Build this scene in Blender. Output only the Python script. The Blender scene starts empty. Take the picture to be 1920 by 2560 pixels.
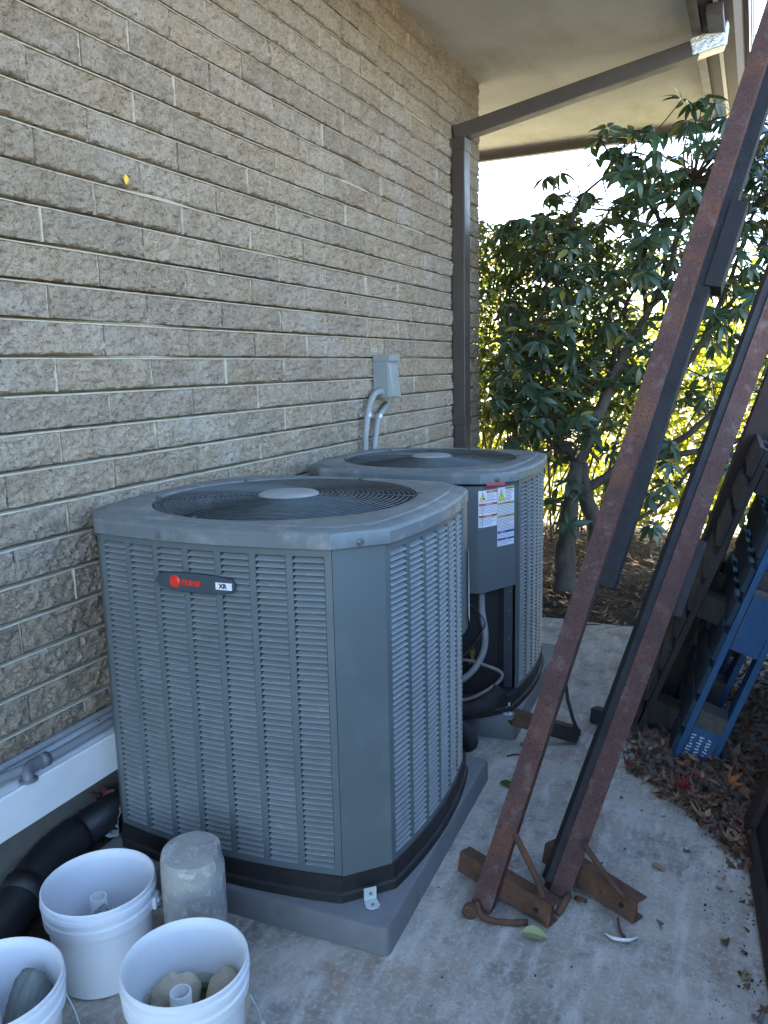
import bpy, bmesh, math, random
import numpy as np
from math import sin, cos, pi, radians as R
from mathutils import Vector as V, Matrix, Euler, noise
random.seed(7)
rnd = random.random
def ru(a, b): return a + (b - a) * rnd()
SC = bpy.context.scene
COL = SC.collection

# ------------------------------------------------------------------ camera, world, sun, exposure
cam_d = bpy.data.cameras.new('camera'); cam = bpy.data.objects.new('camera', cam_d); COL.objects.link(cam)
SC.camera = cam
yaw, pitch, roll = R(24.845), R(-10.235), R(-1.251)
cf = V((-sin(yaw) * cos(pitch), cos(yaw) * cos(pitch), sin(pitch)))
cr = V((cos(yaw), sin(yaw), 0)); cu = cr.cross(cf)
cr2 = cr * cos(roll) + cu * sin(roll); cu2 = cu * cos(roll) - cr * sin(roll)
CAM = V((1.7994, -1.6939, 1.4491))
m = Matrix((cr2, cu2, -cf)).transposed().to_4x4(); m.translation = CAM
cam.matrix_world = m
cam_d.sensor_fit = 'VERTICAL'; cam_d.sensor_height = 36.0; cam_d.lens = 36.0 * 1996 / 2560
cam_d.clip_start = 0.02; cam_d.clip_end = 2000

SUN_EL, SUN_AZ = R(36), math.atan2(-0.75, 0.66)      # azimuth measured from +Y towards +X
w = bpy.data.worlds.new('World'); SC.world = w; w.use_nodes = True
nt = w.node_tree; bg = nt.nodes['Background']
sky = nt.nodes.new('ShaderNodeTexSky'); sky.sky_type = 'NISHITA'; sky.sun_disc = False
sky.sun_elevation = SUN_EL; sky.sun_rotation = SUN_AZ; sky.air_density = 1.0; sky.dust_density = 1.2; sky.ozone_density = 2.5
nt.links.new(sky.outputs[0], bg.inputs[0]); bg.inputs[1].default_value = 0.15
sl = bpy.data.lights.new('sun', 'SUN'); sl.energy = 5.0; sl.angle = R(0.55); sl.color = (1.0, 0.92, 0.78)
so = bpy.data.objects.new('sun', sl); COL.objects.link(so)
sd = V((sin(SUN_AZ) * cos(SUN_EL), cos(SUN_AZ) * cos(SUN_EL), sin(SUN_EL)))
so.rotation_euler = sd.to_track_quat('Z', 'Y').to_euler(); so.location = sd * 30
SC.view_settings.view_transform = 'Standard'; SC.view_settings.look = 'None'; SC.view_settings.gamma = 1
SC.view_settings.use_curve_mapping = False
SC.view_settings.exposure = 3.0
try:
    SC.cycles.max_bounces = 8; SC.cycles.transparent_max_bounces = 8; SC.cycles.use_denoising = True
    SC.cycles.sample_clamp_indirect = 6
except Exception: pass

# ------------------------------------------------------------------ helpers
class MB:
    """collects verts and faces for ONE mesh"""
    def __init__(s): s.v = []; s.f = []; s.mi = []; s.cur = 0
    def add(s, vs, fs):
        o = len(s.v); s.v.extend([tuple(p) for p in vs]); s.f.extend([tuple(i + o for i in f) for f in fs]); s.mi.extend([s.cur] * len(fs))
    def box(s, c, size, M=None):
        x, y, z = [k / 2 for k in size]
        vs = [V((i * x, j * y, k * z)) for i in (-1, 1) for j in (-1, 1) for k in (-1, 1)]
        if M is not None: vs = [M @ p for p in vs]
        c = V(c)
        s.add([p + c for p in vs], [(0, 1, 3, 2), (4, 6, 7, 5), (0, 4, 5, 1), (2, 3, 7, 6), (0, 2, 6, 4), (1, 5, 7, 3)])
    def bar(s, a, b, wd, th, up=(0, 0, 1), tap=1.0):
        a = V(a); b = V(b); d = (b - a).normalized(); up = V(up)
        x = d.cross(up)
        if x.length < 1e-4: x = d.cross(V((1, 0, 0)))
        x.normalize(); y = x.cross(d).normalized()
        vs = []
        for p, k in ((a, 1), (b, tap)):
            for i, j in ((-1, -1), (1, -1), (1, 1), (-1, 1)): vs.append(p + x * i * wd * k / 2 + y * j * th * k / 2)
        s.add(vs, [(0, 3, 2, 1), (4, 5, 6, 7), (0, 1, 5, 4), (1, 2, 6, 5), (2, 3, 7, 6), (3, 0, 4, 7)])
    def channel(s, a, b, wd, dp, nrm, t=0.005):
        """open C channel: web faces nrm, flanges go back by dp"""
        a = V(a); b = V(b); d = (b - a).normalized(); n = V(nrm); n = (n - d * n.dot(d)).normalized(); x = d.cross(n).normalized()
        pr = [(-wd / 2, 0), (wd / 2, 0), (wd / 2, -dp), (wd / 2 - t, -dp), (wd / 2 - t, -t), (-wd / 2 + t, -t), (-wd / 2 + t, -dp), (-wd / 2, -dp)]
        n_ = len(pr); vs = [p + x * i + n * j for p in (a, b) for i, j in pr]
        s.add(vs, [(i, (i + 1) % n_, (i + 1) % n_ + n_, i + n_) for i in range(n_)])
        for o in (0, n_):
            s.add([vs[o + i] for i in range(n_)], [(0, 1, 4, 5), (1, 2, 3, 4), (0, 5, 6, 7)])
    def tube(s, pts, r, n=8, caps=True, smooth_n=0):
        pts = [V(p) for p in pts]
        rs = list(r) if isinstance(r, (list, tuple)) else [r] * len(pts)
        if smooth_n:
            q = []; qr = []
            P = [pts[0]] + pts + [pts[-1]]
            RR = [rs[0]] + rs + [rs[-1]]
            for i in range(1, len(P) - 2):
                for k in range(smooth_n):
                    t = k / smooth_n
                    a, b, c, d = P[i - 1], P[i], P[i + 1], P[i + 2]
                    q.append(0.5 * ((2 * b) + (c - a) * t + (2 * a - 5 * b + 4 * c - d) * t * t + (3 * b - a - 3 * c + d) * t ** 3))
                    qr.append(RR[i] * (1 - t) + RR[i + 1] * t)
            q.append(pts[-1]); qr.append(rs[-1]); pts, rs = q, qr
        vs = []; up = None
        for i, p in enumerate(pts):
            d = (pts[min(i + 1, len(pts) - 1)] - pts[max(i - 1, 0)])
            if d.length < 1e-9: d = V((0, 0, 1))
            d.normalize()
            if up is None: up = d.cross(V((0.3, 0.9, 0.31))).normalized()
            up = (up - d * up.dot(d)).normalized(); x = d.cross(up)
            for k in range(n):
                a = 2 * pi * k / n; vs.append(p + (up * cos(a) + x * sin(a)) * rs[i])
        fs = [(i * n + k, i * n + (k + 1) % n, (i + 1) * n + (k + 1) % n, (i + 1) * n + k) for i in range(len(pts) - 1) for k in range(n)]
        if caps: fs += [tuple(range(n))[::-1], tuple((len(pts) - 1) * n + k for k in range(n))]
        s.add(vs, fs)
    def lathe(s, prof, c=(0, 0, 0), n=48, closed=False):
        c = V(c); vs = [c + V((r * cos(2 * pi * k / n), r * sin(2 * pi * k / n), z)) for r, z in prof for k in range(n)]
        fs = [(i * n + k, i * n + (k + 1) % n, (i + 1) * n + (k + 1) % n, (i + 1) * n + k) for i in range(len(prof) - 1) for k in range(n)]
        s.add(vs, fs)
    def torus(s, c, r, rr, n=64, k=6):
        c = V(c); vs = []
        for i in range(n):
            a = 2 * pi * i / n
            for j in range(k):
                b = 2 * pi * j / k; q = r + rr * cos(b); vs.append(c + V((q * cos(a), q * sin(a), rr * sin(b))))
        s.add(vs, [(i * k + j, ((i + 1) % n) * k + j, ((i + 1) % n) * k + (j + 1) % k, i * k + (j + 1) % k) for i in range(n) for j in range(k)])
    def prism(s, poly, z0, z1):
        n = len(poly); vs = [(x, y, z0) for x, y in poly] + [(x, y, z1) for x, y in poly]
        s.add(vs, [tuple(range(n))[::-1], tuple(range(n, 2 * n))] + [(i, (i + 1) % n, (i + 1) % n + n, i + n) for i in range(n)])
    def mesh(s, name, mats, smooth=False, bevel=None):
        me = bpy.data.meshes.new(name); me.from_pydata(s.v, [], s.f)
        for mt in (mats if isinstance(mats, (list, tuple)) else [mats]): me.materials.append(mt)
        me.polygons.foreach_set('material_index', s.mi)
        if smooth: me.polygons.foreach_set('use_smooth', [True] * len(me.polygons))
        if bevel:
            bm = bmesh.new(); bm.from_mesh(me)
            es = [e for e in bm.edges if len(e.link_faces) == 2 and e.calc_face_angle(0) > 0.5]
            bmesh.ops.bevel(bm, geom=es, offset=bevel, segments=2, affect='EDGES', profile=0.6)
            bm.to_mesh(me); bm.free()
        me.update(); return me
def link(name, me, parent=None, loc=None):
    o = bpy.data.objects.new(name, me); COL.objects.link(o)
    if parent is not None: o.parent = parent
    if loc is not None: o.location = loc
    return o
def part(name, mb, mat, parent, smooth=False, bevel=None, label=None, stuff=False):
    o = link(name, mb.mesh(name, mat, smooth, bevel), parent)
    if smooth == 'auto' or smooth:
        try: o.data.shade_smooth() if False else None
        except Exception: pass
    if label: o['label'] = label
    if stuff: o['kind'] = 'stuff'
    return o
def tag(o, label, cat, group=None):
    o['label'] = label; o['category'] = cat
    if group: o['group'] = group
    return o
def thing(name, label, cat, loc=(0, 0, 0), rz=0, group=None):
    o = bpy.data.objects.new(name, None); COL.objects.link(o); o.location = loc; o.rotation_euler = (0, 0, rz)
    o.empty_display_size = 0.05
    return tag(o, label, cat, group)
def structure(name, mb, mat, smooth=False):
    o = link(name, mb.mesh(name, mat, smooth)); o['kind'] = 'structure'; return o
def smooth_by_angle(me, ang=0.6):
    bm = bmesh.new(); bm.from_mesh(me)
    for f in bm.faces: f.smooth = True
    for e in bm.edges:
        if len(e.link_faces) == 2: e.smooth = e.calc_face_angle(0) < ang
    bm.to_mesh(me); bm.free()

# ------------------------------------------------------------------ materials
def srgb(r, g, b):
    return tuple(((c / 255) / 12.92 if c / 255 < .04045 else ((c / 255 + .055) / 1.055) ** 2.4) for c in (r, g, b))
def mat(name, c1, c2=None, scale=8, rough=0.6, metal=0.0, bump=0.0, bscale=60, detail=6, rough2=None, spots=None, spot_scale=30, spot_th=0.62,
        objvar=0.0, trans=0.0, tcol=None, stretch=None, spec=0.5, layers=(), bdist=0.004, coat=0):
    """procedural material; colour c1..c2 by noise; spots=(colour, strength); layers=[(colour, scale, lo, hi, amount, stretch)]"""
    mt = bpy.data.materials.new(name); mt.use_nodes = True; n = mt.node_tree.nodes; L = mt.node_tree.links
    bs = n['Principled BSDF']
    tc = n.new('ShaderNodeTexCoord'); src = tc.outputs['Object']
    geo = n.new('ShaderNodeNewGeometry')
    def coords(st=None, world=False):
        o = geo.outputs['Position'] if world else src
        if st is None: return o
        mp = n.new('ShaderNodeMapping'); mp.inputs['Scale'].default_value = st; L.new(o, mp.inputs[0]); return mp.outputs[0]
    def noise_n(sc, dt, st=None, world=False, rg=0.6):
        t = n.new('ShaderNodeTexNoise'); t.inputs['Scale'].default_value = sc; t.inputs['Detail'].default_value = dt
        t.inputs['Roughness'].default_value = rg
        L.new(coords(st, world), t.inputs['Vector']); return t.outputs['Fac']
    def mr(v, lo, hi, a=0, b=1):
        r_ = n.new('ShaderNodeMapRange'); L.new(v, r_.inputs[0]); r_.inputs[1].default_value = lo; r_.inputs[2].default_value = hi
        r_.inputs[3].default_value = a; r_.inputs[4].default_value = b; return r_.outputs[0]
    def mix(f, a, b):
        x = n.new('ShaderNodeMix'); x.data_type = 'RGBA'
        L.new(f, x.inputs[0])
        for v, i in ((a, 6), (b, 7)):
            if isinstance(v, (tuple, list)): x.inputs[i].default_value = (*v[:3], 1)
            else: L.new(v, x.inputs[i])
        return x.outputs[2]
    c2 = c2 or c1
    W = bool(spots and len(spots) > 2 and spots[2])
    col = mix(mr(noise_n(scale, detail, stretch, world=True), 0.3, 0.7), c1, c2)
    for (lc, ls, lo, hi, am, st) in layers:
        col = mix(mr(noise_n(ls, 8, st, world=True, rg=0.65), lo, hi, 0, am), col, lc)
    if spots: col = mix(mr(noise_n(spot_scale, 3, world=True), spot_th, spot_th + 0.06, 0, spots[1]), col, spots[0])
    if objvar:
        oi = n.new('ShaderNodeObjectInfo'); h = n.new('ShaderNodeHueSaturation')
        L.new(col, h.inputs['Color']); L.new(mr(oi.outputs['Random'], 0, 1, 1 - objvar, 1 + objvar), h.inputs['Value'])
        r2 = n.new('ShaderNodeMath'); r2.operation = 'MULTIPLY'; r2.inputs[1].default_value = 7.31; L.new(oi.outputs['Random'], r2.inputs[0])
        r3 = n.new('ShaderNodeMath'); r3.operation = 'FRACT'; L.new(r2.outputs[0], r3.inputs[0])
        L.new(mr(r3.outputs[0], 0, 1, 0.9, 1.1), h.inputs['Saturation'])
        col = h.outputs[0]
    L.new(col, bs.inputs['Base Color'])
    bs.inputs['Metallic'].default_value = metal
    if rough2 is not None: L.new(mr(noise_n(scale * 1.7, 5, world=True), 0.3, 0.7, rough, rough2), bs.inputs['Roughness'])
    else: bs.inputs['Roughness'].default_value = rough
    bs.inputs['Specular IOR Level'].default_value = spec
    if coat: bs.inputs['Coat Weight'].default_value = coat
    if bump:
        b = n.new('ShaderNodeBump'); b.inputs['Strength'].default_value = bump; b.inputs['Distance'].default_value = bdist
        L.new(noise_n(bscale, 8, stretch, world=True, rg=0.65), b.inputs['Height']); L.new(b.outputs[0], bs.inputs['Normal'])
    if trans:
        tr = n.new('ShaderNodeBsdfTranslucent'); ms = n.new('ShaderNodeMixShader'); ms.inputs[0].default_value = trans
        if tcol: tr.inputs[0].default_value = (*tcol, 1)
        else: L.new(col, tr.inputs[0])
        L.new(bs.outputs[0], ms.inputs[1]); L.new(tr.outputs[0], ms.inputs[2]); L.new(ms.outputs[0], n['Material Output'].inputs[0])
    return mt

M = {}
M['block'] = mat('split_face_block', (.325, .262, .195), (.465, .388, .30), scale=14, rough=.95, bump=1.0, bscale=130, objvar=.085, bdist=.012, spec=.15,
                 spots=((.10, .08, .065), .8), spot_scale=150, spot_th=.59,  # dark spots paint the small shadows inside the pits of the split face
                 layers=[((.19, .155, .12), 60, .5, .64, .6, None), ((.52, .49, .44), 42, .58, .70, .55, None), ((.50, .47, .45), 2.3, .52, .72, .45, (1, 1, 1.6)), ((.33, .21, .12), 1.7, .56, .74, .35, None), ((.20, .17, .15), 3.2, .58, .74, .4, None)])
M['mortar'] = mat('mortar', (.40, .365, .29), (.50, .46, .37), scale=30, rough=.95, bump=.5, bscale=200, spec=.1, layers=[((.25, .22, .17), 3, .5, .7, .6, None)])
M['concrete'] = mat('slab_concrete', (.29, .262, .218), (.50, .455, .385), scale=3.2, rough=.88, bump=.9, bscale=120, spec=.25, detail=10,
                    spots=((.09, .085, .075), .75), spot_scale=120, spot_th=.64,
                    layers=[((.15, .14, .12), 4.2, .50, .64, .65, None), ((.12, .11, .095), 16, .56, .68, .5, None), ((.62, .60, .55), 13, .50, .66, .65, (1.6, .45, 1)), ((.27, .16, .10), 2.9, .56, .68, .6, None), ((.60, .58, .54), 70, .5, .64, .45, None),
                            ((.17, .16, .15), 22, .60, .72, .45, None), ((.62, .6, .57), 50, .62, .74, .5, (3, .3, 1))])
M['foundation'] = mat('foundation_concrete', (.13, .125, .105), (.2, .19, .165), scale=9, rough=.95, bump=.5, bscale=90, layers=[((.07, .08, .05), 5, .5, .7, .6, None)])
M['paint'] = mat('grey_green_enamel', (.098, .122, .128), (.112, .138, .144), scale=3, rough=.30, rough2=.48, bump=.04, bscale=400, spec=.5,
                 layers=[((.22, .235, .23), 7, .60, .80, .5, (3, 3, .3)), ((.24, .26, .265), 5, .56, .78, .35, None)])
M['paint_dust'] = mat('dusty_enamel_top', (.11, .135, .142), (.155, .178, .185), scale=5, rough=.28, rough2=.52, bump=.04, bscale=300,
                 layers=[((.27, .285, .285), 11, .50, .66, .65, None), ((.09, .11, .115), 14, .55, .7, .5, None)])
M['slat'] = mat('lit_dusty_louver_enamel', (.165, .19, .195), (.215, .24, .245), scale=6, rough=.42, bump=.04, bscale=300, spots=((.5, .52, .52), .6), spot_scale=140, spot_th=.71,
                layers=[((.36, .385, .385), 16, .58, .75, .6, (1, 1, 3))])  # frame enamel made lighter, for dust and for sky light on upturned slats
M['paint2'] = mat('dark_control_panel_enamel', (.105, .125, .132), (.12, .142, .148), scale=3, rough=.33, rough2=.45, layers=[((.18, .19, .2), 4, .6, .8, .3, None)])
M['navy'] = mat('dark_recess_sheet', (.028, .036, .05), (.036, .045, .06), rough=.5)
M['black'] = mat('black_plastic', (.012, .012, .013), (.02, .02, .021), scale=10, rough=.5, rough2=.75, spots=((.12, .12, .12), .5), spot_scale=200, spot_th=.7)
M['coil'] = mat('coil_black', (.010, .011, .012), (.018, .018, .02), scale=200, rough=.7)
M['wire'] = mat('guard_wire', (.055, .068, .074), (.085, .10, .105), scale=30, rough=.26, metal=.2)
M['hub'] = mat('dusty_hub', (.22, .235, .235), (.32, .33, .33), scale=20, rough=.7)
M['pad'] = mat('pad_plastic', (.135, .142, .15), (.17, .177, .185), scale=4, rough=.6, bump=.2, bscale=200, layers=[((.09, .088, .08), 12, .56, .72, .5, None), ((.24, .24, .25), 7, .55, .75, .5, None)])
M['galv'] = mat('galvanised_steel', (.48, .52, .52), (.62, .66, .65), scale=40, rough=.35, metal=.75)
M['galvpale'] = mat('pale_clip', (.5, .56, .55), (.62, .68, .66), scale=20, rough=.45, metal=.2)
M['screw'] = mat('screw_head', (.3, .33, .34), rough=.3, metal=.8)
M['white_paint'] = mat('weathered_white_paint', (.66, .68, .70), (.75, .77, .78), scale=5, rough=.55, bump=.15, bscale=80, layers=[((.45, .45, .42), 8, .62, .78, .6, (1, .4, 3)), ((.3, .3, .27), 35, .68, .76, .6, None)])
M['pvcgrey'] = mat('grey_pvc_conduit', (.22, .235, .25), (.27, .285, .30), scale=10, rough=.5, layers=[((.36, .37, .37), 14, .55, .75, .4, None)])
M['pvcdark'] = mat('dark_grey_fitting', (.12, .13, .15), (.15, .16, .18), scale=10, rough=.45)
M['pipe'] = mat('black_abs_pipe', (.012, .013, .015), (.02, .021, .024), scale=6, rough=.42, rough2=.6, spots=((.3, .3, .28), .6), spot_scale=110, spot_th=.72)
M['boxgrey'] = mat('disconnect_grey', (.22, .255, .26), (.26, .295, .30), scale=7, rough=.5, layers=[((.22, .25, .25), 9, .55, .75, .4, None)])
M['brown'] = mat('brown_enamel', (.055, .045, .042), (.07, .056, .052), scale=6, rough=.35, rough2=.5, layers=[((.11, .095, .085), 8, .6, .8, .4, None)])
M['brownboard'] = mat('brown_painted_board', (.085, .062, .055), (.11, .08, .07), scale=6, rough=.6)
M['foil'] = mat('crinkled_foil_tape', (.62, .66, .70), (.8, .83, .86), scale=20, rough=.22, metal=.95, bump=1.0, bscale=45, bdist=.012)
M['stucco'] = mat('soffit_stucco', (.47, .455, .435), (.57, .555, .535), scale=2.2, rough=.95, bump=.4, bscale=160, spec=.1, layers=[((.36, .31, .25), 1.8, .5, .72, .6, (2, .7, 1)), ((.66, .60, .5), 5, .55, .75, .35, None)])
M['gutter'] = mat('pale_gutter_metal', (.62, .62, .6), (.72, .72, .7), scale=6, rough=.4)
M['rust'] = mat('rusty_painted_steel', (.085, .048, .042), (.13, .073, .063), scale=9, rough=.85, rough2=.95, bump=.6, bscale=110, spec=.2, detail=9,
                spots=((.035, .022, .024), .8), spot_scale=230, spot_th=.57,
                layers=[((.22, .155, .145), 22, .54, .68, .55, None), ((.20, .085, .04), 5, .52, .7, .6, None), ((.09, .045, .04), 70, .52, .66, .6, None)])
M['rust2'] = mat('orange_brown_rust', (.085, .048, .037), (.135, .075, .053), scale=16, rough=.92, bump=.7, bscale=130, spec=.15, spots=((.05, .025, .02), .8), spot_scale=80, spot_th=.63,
                 layers=[((.22, .11, .055), 9, .5, .7, .6, None), ((.05, .035, .032), 24, .55, .7, .6, None)])
M['oxide'] = mat('dark_oxidised_steel', (.008, .008, .010), (.022, .022, .025), scale=25, rough=.75, bump=.5, bscale=120, spots=((.2, .2, .2), .5), spot_scale=130, spot_th=.68, stretch=(1, 1, .5))
M['darkred'] = mat('dark_red_brown_steel', (.022, .013, .012), (.042, .022, .019), scale=10, rough=.85, bump=.4, bscale=100)
M['blue'] = mat('blue_pallet_paint', (.010, .060, .15), (.022, .095, .22), scale=12, rough=.65, bump=.3, bscale=60, stretch=(1, 1, .3), layers=[((.02, .05, .12), 14, .55, .7, .6, (1, 1, .25)), ((.10, .10, .10), 24, .66, .74, .7, (2, 2, .3))])
M['bluedull'] = mat('worn_blue_board', (.008, .03, .06), (.018, .038, .06), scale=14, rough=.8, bump=.4, bscale=70, stretch=(1, 1, .3), layers=[((.06, .06, .055), 9, .5, .7, .7, (1, 1, .2))])
M['oldwood'] = mat('weathered_dark_wood', (.016, .014, .013), (.045, .038, .033), scale=20, rough=.9, bump=.5, bscale=80, stretch=(1, 1, .12))
M['blockwood'] = mat('pallet_block_chipboard', (.06, .056, .05), (.10, .094, .084), scale=60, rough=.95, bump=.5, bscale=120)
M['stencil'] = mat('white_stencil_paint', (.55, .6, .65), (.7, .75, .8), scale=30, rough=.7)
M['bucket'] = mat('white_hdpe', (.70, .73, .77), (.78, .80, .83), scale=3, rough=.38, rough2=.5, spots=((.35, .34, .3), .6), spot_scale=75, spot_th=.71, trans=.12,
                  layers=[((.48, .47, .42), 14, .60, .76, .4, (1.5, 1.5, .4)), ((.62, .63, .62), 6, .6, .8, .4, None)])
M['bucket_algae'] = mat('white_hdpe_with_algae', (.74, .76, .78), (.80, .82, .83), scale=3, rough=.4, trans=.1, spots=((.35, .35, .3), .5), spot_scale=60, spot_th=.72)
M['pvc'] = mat('white_pvc', (.70, .71, .70), (.78, .79, .78), scale=5, rough=.4)
M['rock_tan'] = mat('tan_rock', (.36, .31, .22), (.52, .46, .35), scale=18, rough=.9, bump=.6, bscale=90, layers=[((.12, .13, .08), 9, .5, .7, .6, None)])
M['rock_grey'] = mat('grey_striped_rock', (.10, .12, .11), (.23, .25, .235), scale=16, rough=.8, bump=.5, bscale=70, stretch=(3, 1, .6), layers=[((.42, .44, .42), 12, .57, .72, .6, (4, 1, .5))])
M['cyl'] = mat('test_cylinder_concrete', (.28, .275, .25), (.44, .43, .40), scale=9, rough=.9, bump=.6, bscale=130, layers=[((.20, .195, .18), 9, .48, .62, .6, None), ((.62, .61, .58), 38, .52, .66, .65, None)], spots=((.2, .19, .18), .7), spot_scale=75, spot_th=.68)
M['soil'] = mat('dark_soil', (.028, .02, .014), (.07, .05, .036), scale=12, rough=.97, bump=1, bscale=60, spec=.15, layers=[((.11, .075, .05), 30, .55, .7, .6, None)])
M['ground'] = mat('leafy_lawn_ground', (.21, .175, .12), (.34, .29, .20), scale=3, rough=.95, bump=.8, bscale=40, layers=[((.12, .17, .04), 1.2, .5, .68, .7, None), ((.40, .25, .18), 16, .55, .7, .6, None), ((.07, .05, .03), 28, .58, .7, .6, None)])
M['bark'] = mat('grey_brown_bark', (.045, .037, .031), (.10, .088, .074), scale=20, rough=.95, bump=.9, bscale=60, stretch=(1, 1, .25), layers=[((.09, .11, .06), 8, .55, .72, .5, None)])
M['twig'] = mat('brown_twig', (.06, .035, .022), (.12, .075, .05), scale=20, rough=.9)
M['rleaf'] = mat('rhododendron_leaf', (.026, .055, .030), (.052, .095, .046), scale=3, rough=.36, trans=.10, tcol=(.16, .28, .03), objvar=.12, spec=.55, layers=[((.08, .13, .03), 5, .6, .76, .45, None)])
M['rleaf_old'] = mat('yellowed_rhododendron_leaf', (.16, .17, .03), (.26, .20, .05), scale=9, rough=.5, trans=.3, tcol=(.4, .4, .05))
M['yleaf'] = mat('yellow_green_leaf', (.11, .14, .018), (.21, .20, .025), scale=6, rough=.5, trans=.62, tcol=(.42, .43, .03), spec=.3)
M['dleaf'] = mat('small_green_leaf', (.03, .055, .022), (.06, .09, .03), scale=2.5, rough=.5, trans=.3, tcol=(.22, .27, .03))
M['oleaf'] = mat('autumn_tree_leaf', (.20, .13, .03), (.30, .22, .05), scale=3, rough=.6, trans=.5, tcol=(.6, .42, .08))
LIT = [mat('litter_brown', (.085, .045, .026), (.16, .09, .05), scale=25, rough=.85, bump=.3, bscale=150),
       mat('litter_tan', (.22, .14, .075), (.32, .21, .12), scale=25, rough=.8, bump=.3, bscale=150),
       mat('litter_red_brown', (.13, .04, .028), (.22, .07, .04), scale=25, rough=.8, bump=.3, bscale=150),
       mat('litter_grey', (.10, .085, .07), (.17, .14, .12), scale=25, rough=.9, bump=.3, bscale=150)]
M['redleaf'] = mat('crimson_leaf', (.26, .02, .035), (.38, .045, .05), scale=30, rough=.6, trans=.2)
M['orangeleaf'] = mat('orange_leaf', (.32, .09, .05), (.42, .18, .07), scale=30, rough=.6, trans=.2)
M['yellowleaf'] = mat('yellow_leaf', (.75, .42, .03), (.85, .52, .05), rough=.5)
M['oakleaf'] = mat('pale_oak_leaf', (.38, .30, .20), (.48, .39, .27), rough=.7)
M['greenleaf'] = mat('pale_green_dead_leaf', (.22, .27, .12), (.34, .36, .18), rough=.55, trans=.1)
M['red'] = mat('red_emblem', (.75, .035, .02), rough=.35)
M['badge'] = mat('badge_slate', (.045, .06, .075), (.052, .068, .082), rough=.4)
M['white'] = mat('white_label', (.72, .75, .80), rough=.5)
M['inkblack'] = mat('black_print', (.02, .02, .025), rough=.6)
M['inkgrey'] = mat('small_print', (.18, .20, .28), rough=.6)
M['orange'] = mat('orange_red_band', (.55, .10, .04), rough=.5)
M['ochre'] = mat('ochre_band', (.42, .30, .05), rough=.5)
M['yellow'] = mat('warning_yellow', (.75, .62, .04), rough=.5)
M['inkblue'] = mat('blue_band', (.012, .03, .25), rough=.5)
M['pinkred'] = mat('red_sticker', (.62, .06, .08), rough=.5)
M['brass'] = mat('brass', (.42, .32, .12), (.5, .38, .16), rough=.4, metal=.8)
M['foam'] = mat('black_foam_insulation', (.015, .015, .017), (.03, .03, .032), scale=15, rough=.85, bump=.6, bscale=50)
M['copper'] = mat('grey_tubing', (.14, .12, .11), (.2, .17, .15), scale=10, rough=.5)
M['black_steel'] = mat('black_sheet', (.005, .005, .006), (.010, .010, .012), scale=8, rough=.6, rough2=.8)
M['plastic_clear'] = mat('clear_plastic', (.8, .85, .9), rough=.12)
pc = M['plastic_clear'].node_tree.nodes['Principled BSDF']; pc.inputs['Transmission Weight'].default_value = .85; pc.inputs['IOR'].default_value = 1.3
M['algae_water'] = mat('murky_water', (.03, .035, .02), (.06, .07, .03), scale=20, rough=.08, layers=[((.22, .26, .06), 10, .55, .7, .7, None)])
M['algae'] = mat('green_algae_film', (.16, .20, .06), (.34, .38, .16), scale=40, rough=.7)
M['algae_pale'] = mat('pale_algae_film', (.46, .50, .34), (.68, .70, .62), scale=45, rough=.6)
M['fence'] = mat('grey_fence_board', (.10, .09, .08), (.16, .145, .125), scale=10, rough=.9, bump=.3, bscale=60, stretch=(1, 1, .15))

H = .1016; L = .4064; Z0 = 1.5

# ------------------------------------------------------------------ text
def text_part(txt, size, mt, parent, M4, name, shear=0, extrude=.0006, bold=0.0, align='CENTER', label=None):
    cu_ = bpy.data.curves.new(name, 'FONT'); cu_.body = txt; cu_.size = size; cu_.extrude = extrude; cu_.shear = shear
    cu_.align_x = align; cu_.align_y = 'CENTER'; cu_.offset = bold; cu_.resolution_u = 3
    o = bpy.data.objects.new('tmp', cu_); COL.objects.link(o)
    dg = bpy.context.evaluated_depsgraph_get(); me = bpy.data.meshes.new_from_object(o.evaluated_get(dg)); me.name = name
    bpy.data.objects.remove(o); bpy.data.curves.remove(cu_)
    me.materials.clear(); me.materials.append(mt); me.transform(M4)
    q = link(name, me, parent)
    if label: q['label'] = label
    return q
def frame(o, x, n):
    """matrix with origin o, X axis x, Z axis n"""
    x = V(x).normalized(); n = V(n); n = (n - x * n.dot(x)).normalized(); y = n.cross(x)
    mm = Matrix((x, y, n)).transposed().to_4x4(); mm.translation = V(o); return mm

# ------------------------------------------------------------------ ground, slab, bed
g = MB(); g.add([(-400, -300, -.075), (400, -300, -.075), (400, 500, -.075), (-400, 500, -.075)], [(0, 1, 2, 3)])
structure('ground', g, M['ground'])
bm_ = MB()
nx, ny = 70, 50
def bedz(x, y): return -.03 + .035 * noise.noise(V((x * 1.6, y * 1.6, 3))) + .012 * noise.noise(V((x * 9, y * 9, 1)))
vs = [(-.6 + 6.6 * i / nx, 2.7 + 3.6 * j / ny, bedz(-.6 + 6.6 * i / nx, 2.7 + 3.6 * j / ny) - (.0 if 0 < j else .05) - .06 * (j / ny) ** 3) for j in range(ny + 1) for i in range(nx + 1)]
bm_.add(vs, [(j * (nx + 1) + i, j * (nx + 1) + i + 1, (j + 1) * (nx + 1) + i + 1, (j + 1) * (nx + 1) + i) for j in range(ny) for i in range(nx)])
structure('planting_bed_ground', bm_, M['soil'], True)
s_ = MB()
edge = [(-.03, -5)] + [(2.9, -5), (2.9, 2.70)]
xs = np.linspace(2.9, -.03, 24)
edge = [(-.03, -5), (2.9, -5)] + [(x, 2.74 + .02 * noise.noise(V((x * 4, 0, 0))) + .02 * (x - .8)) for x in xs]
s_.prism(edge, -.09, 0)
structure('concrete_slab_pavement', s_, M['concrete'])

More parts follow.
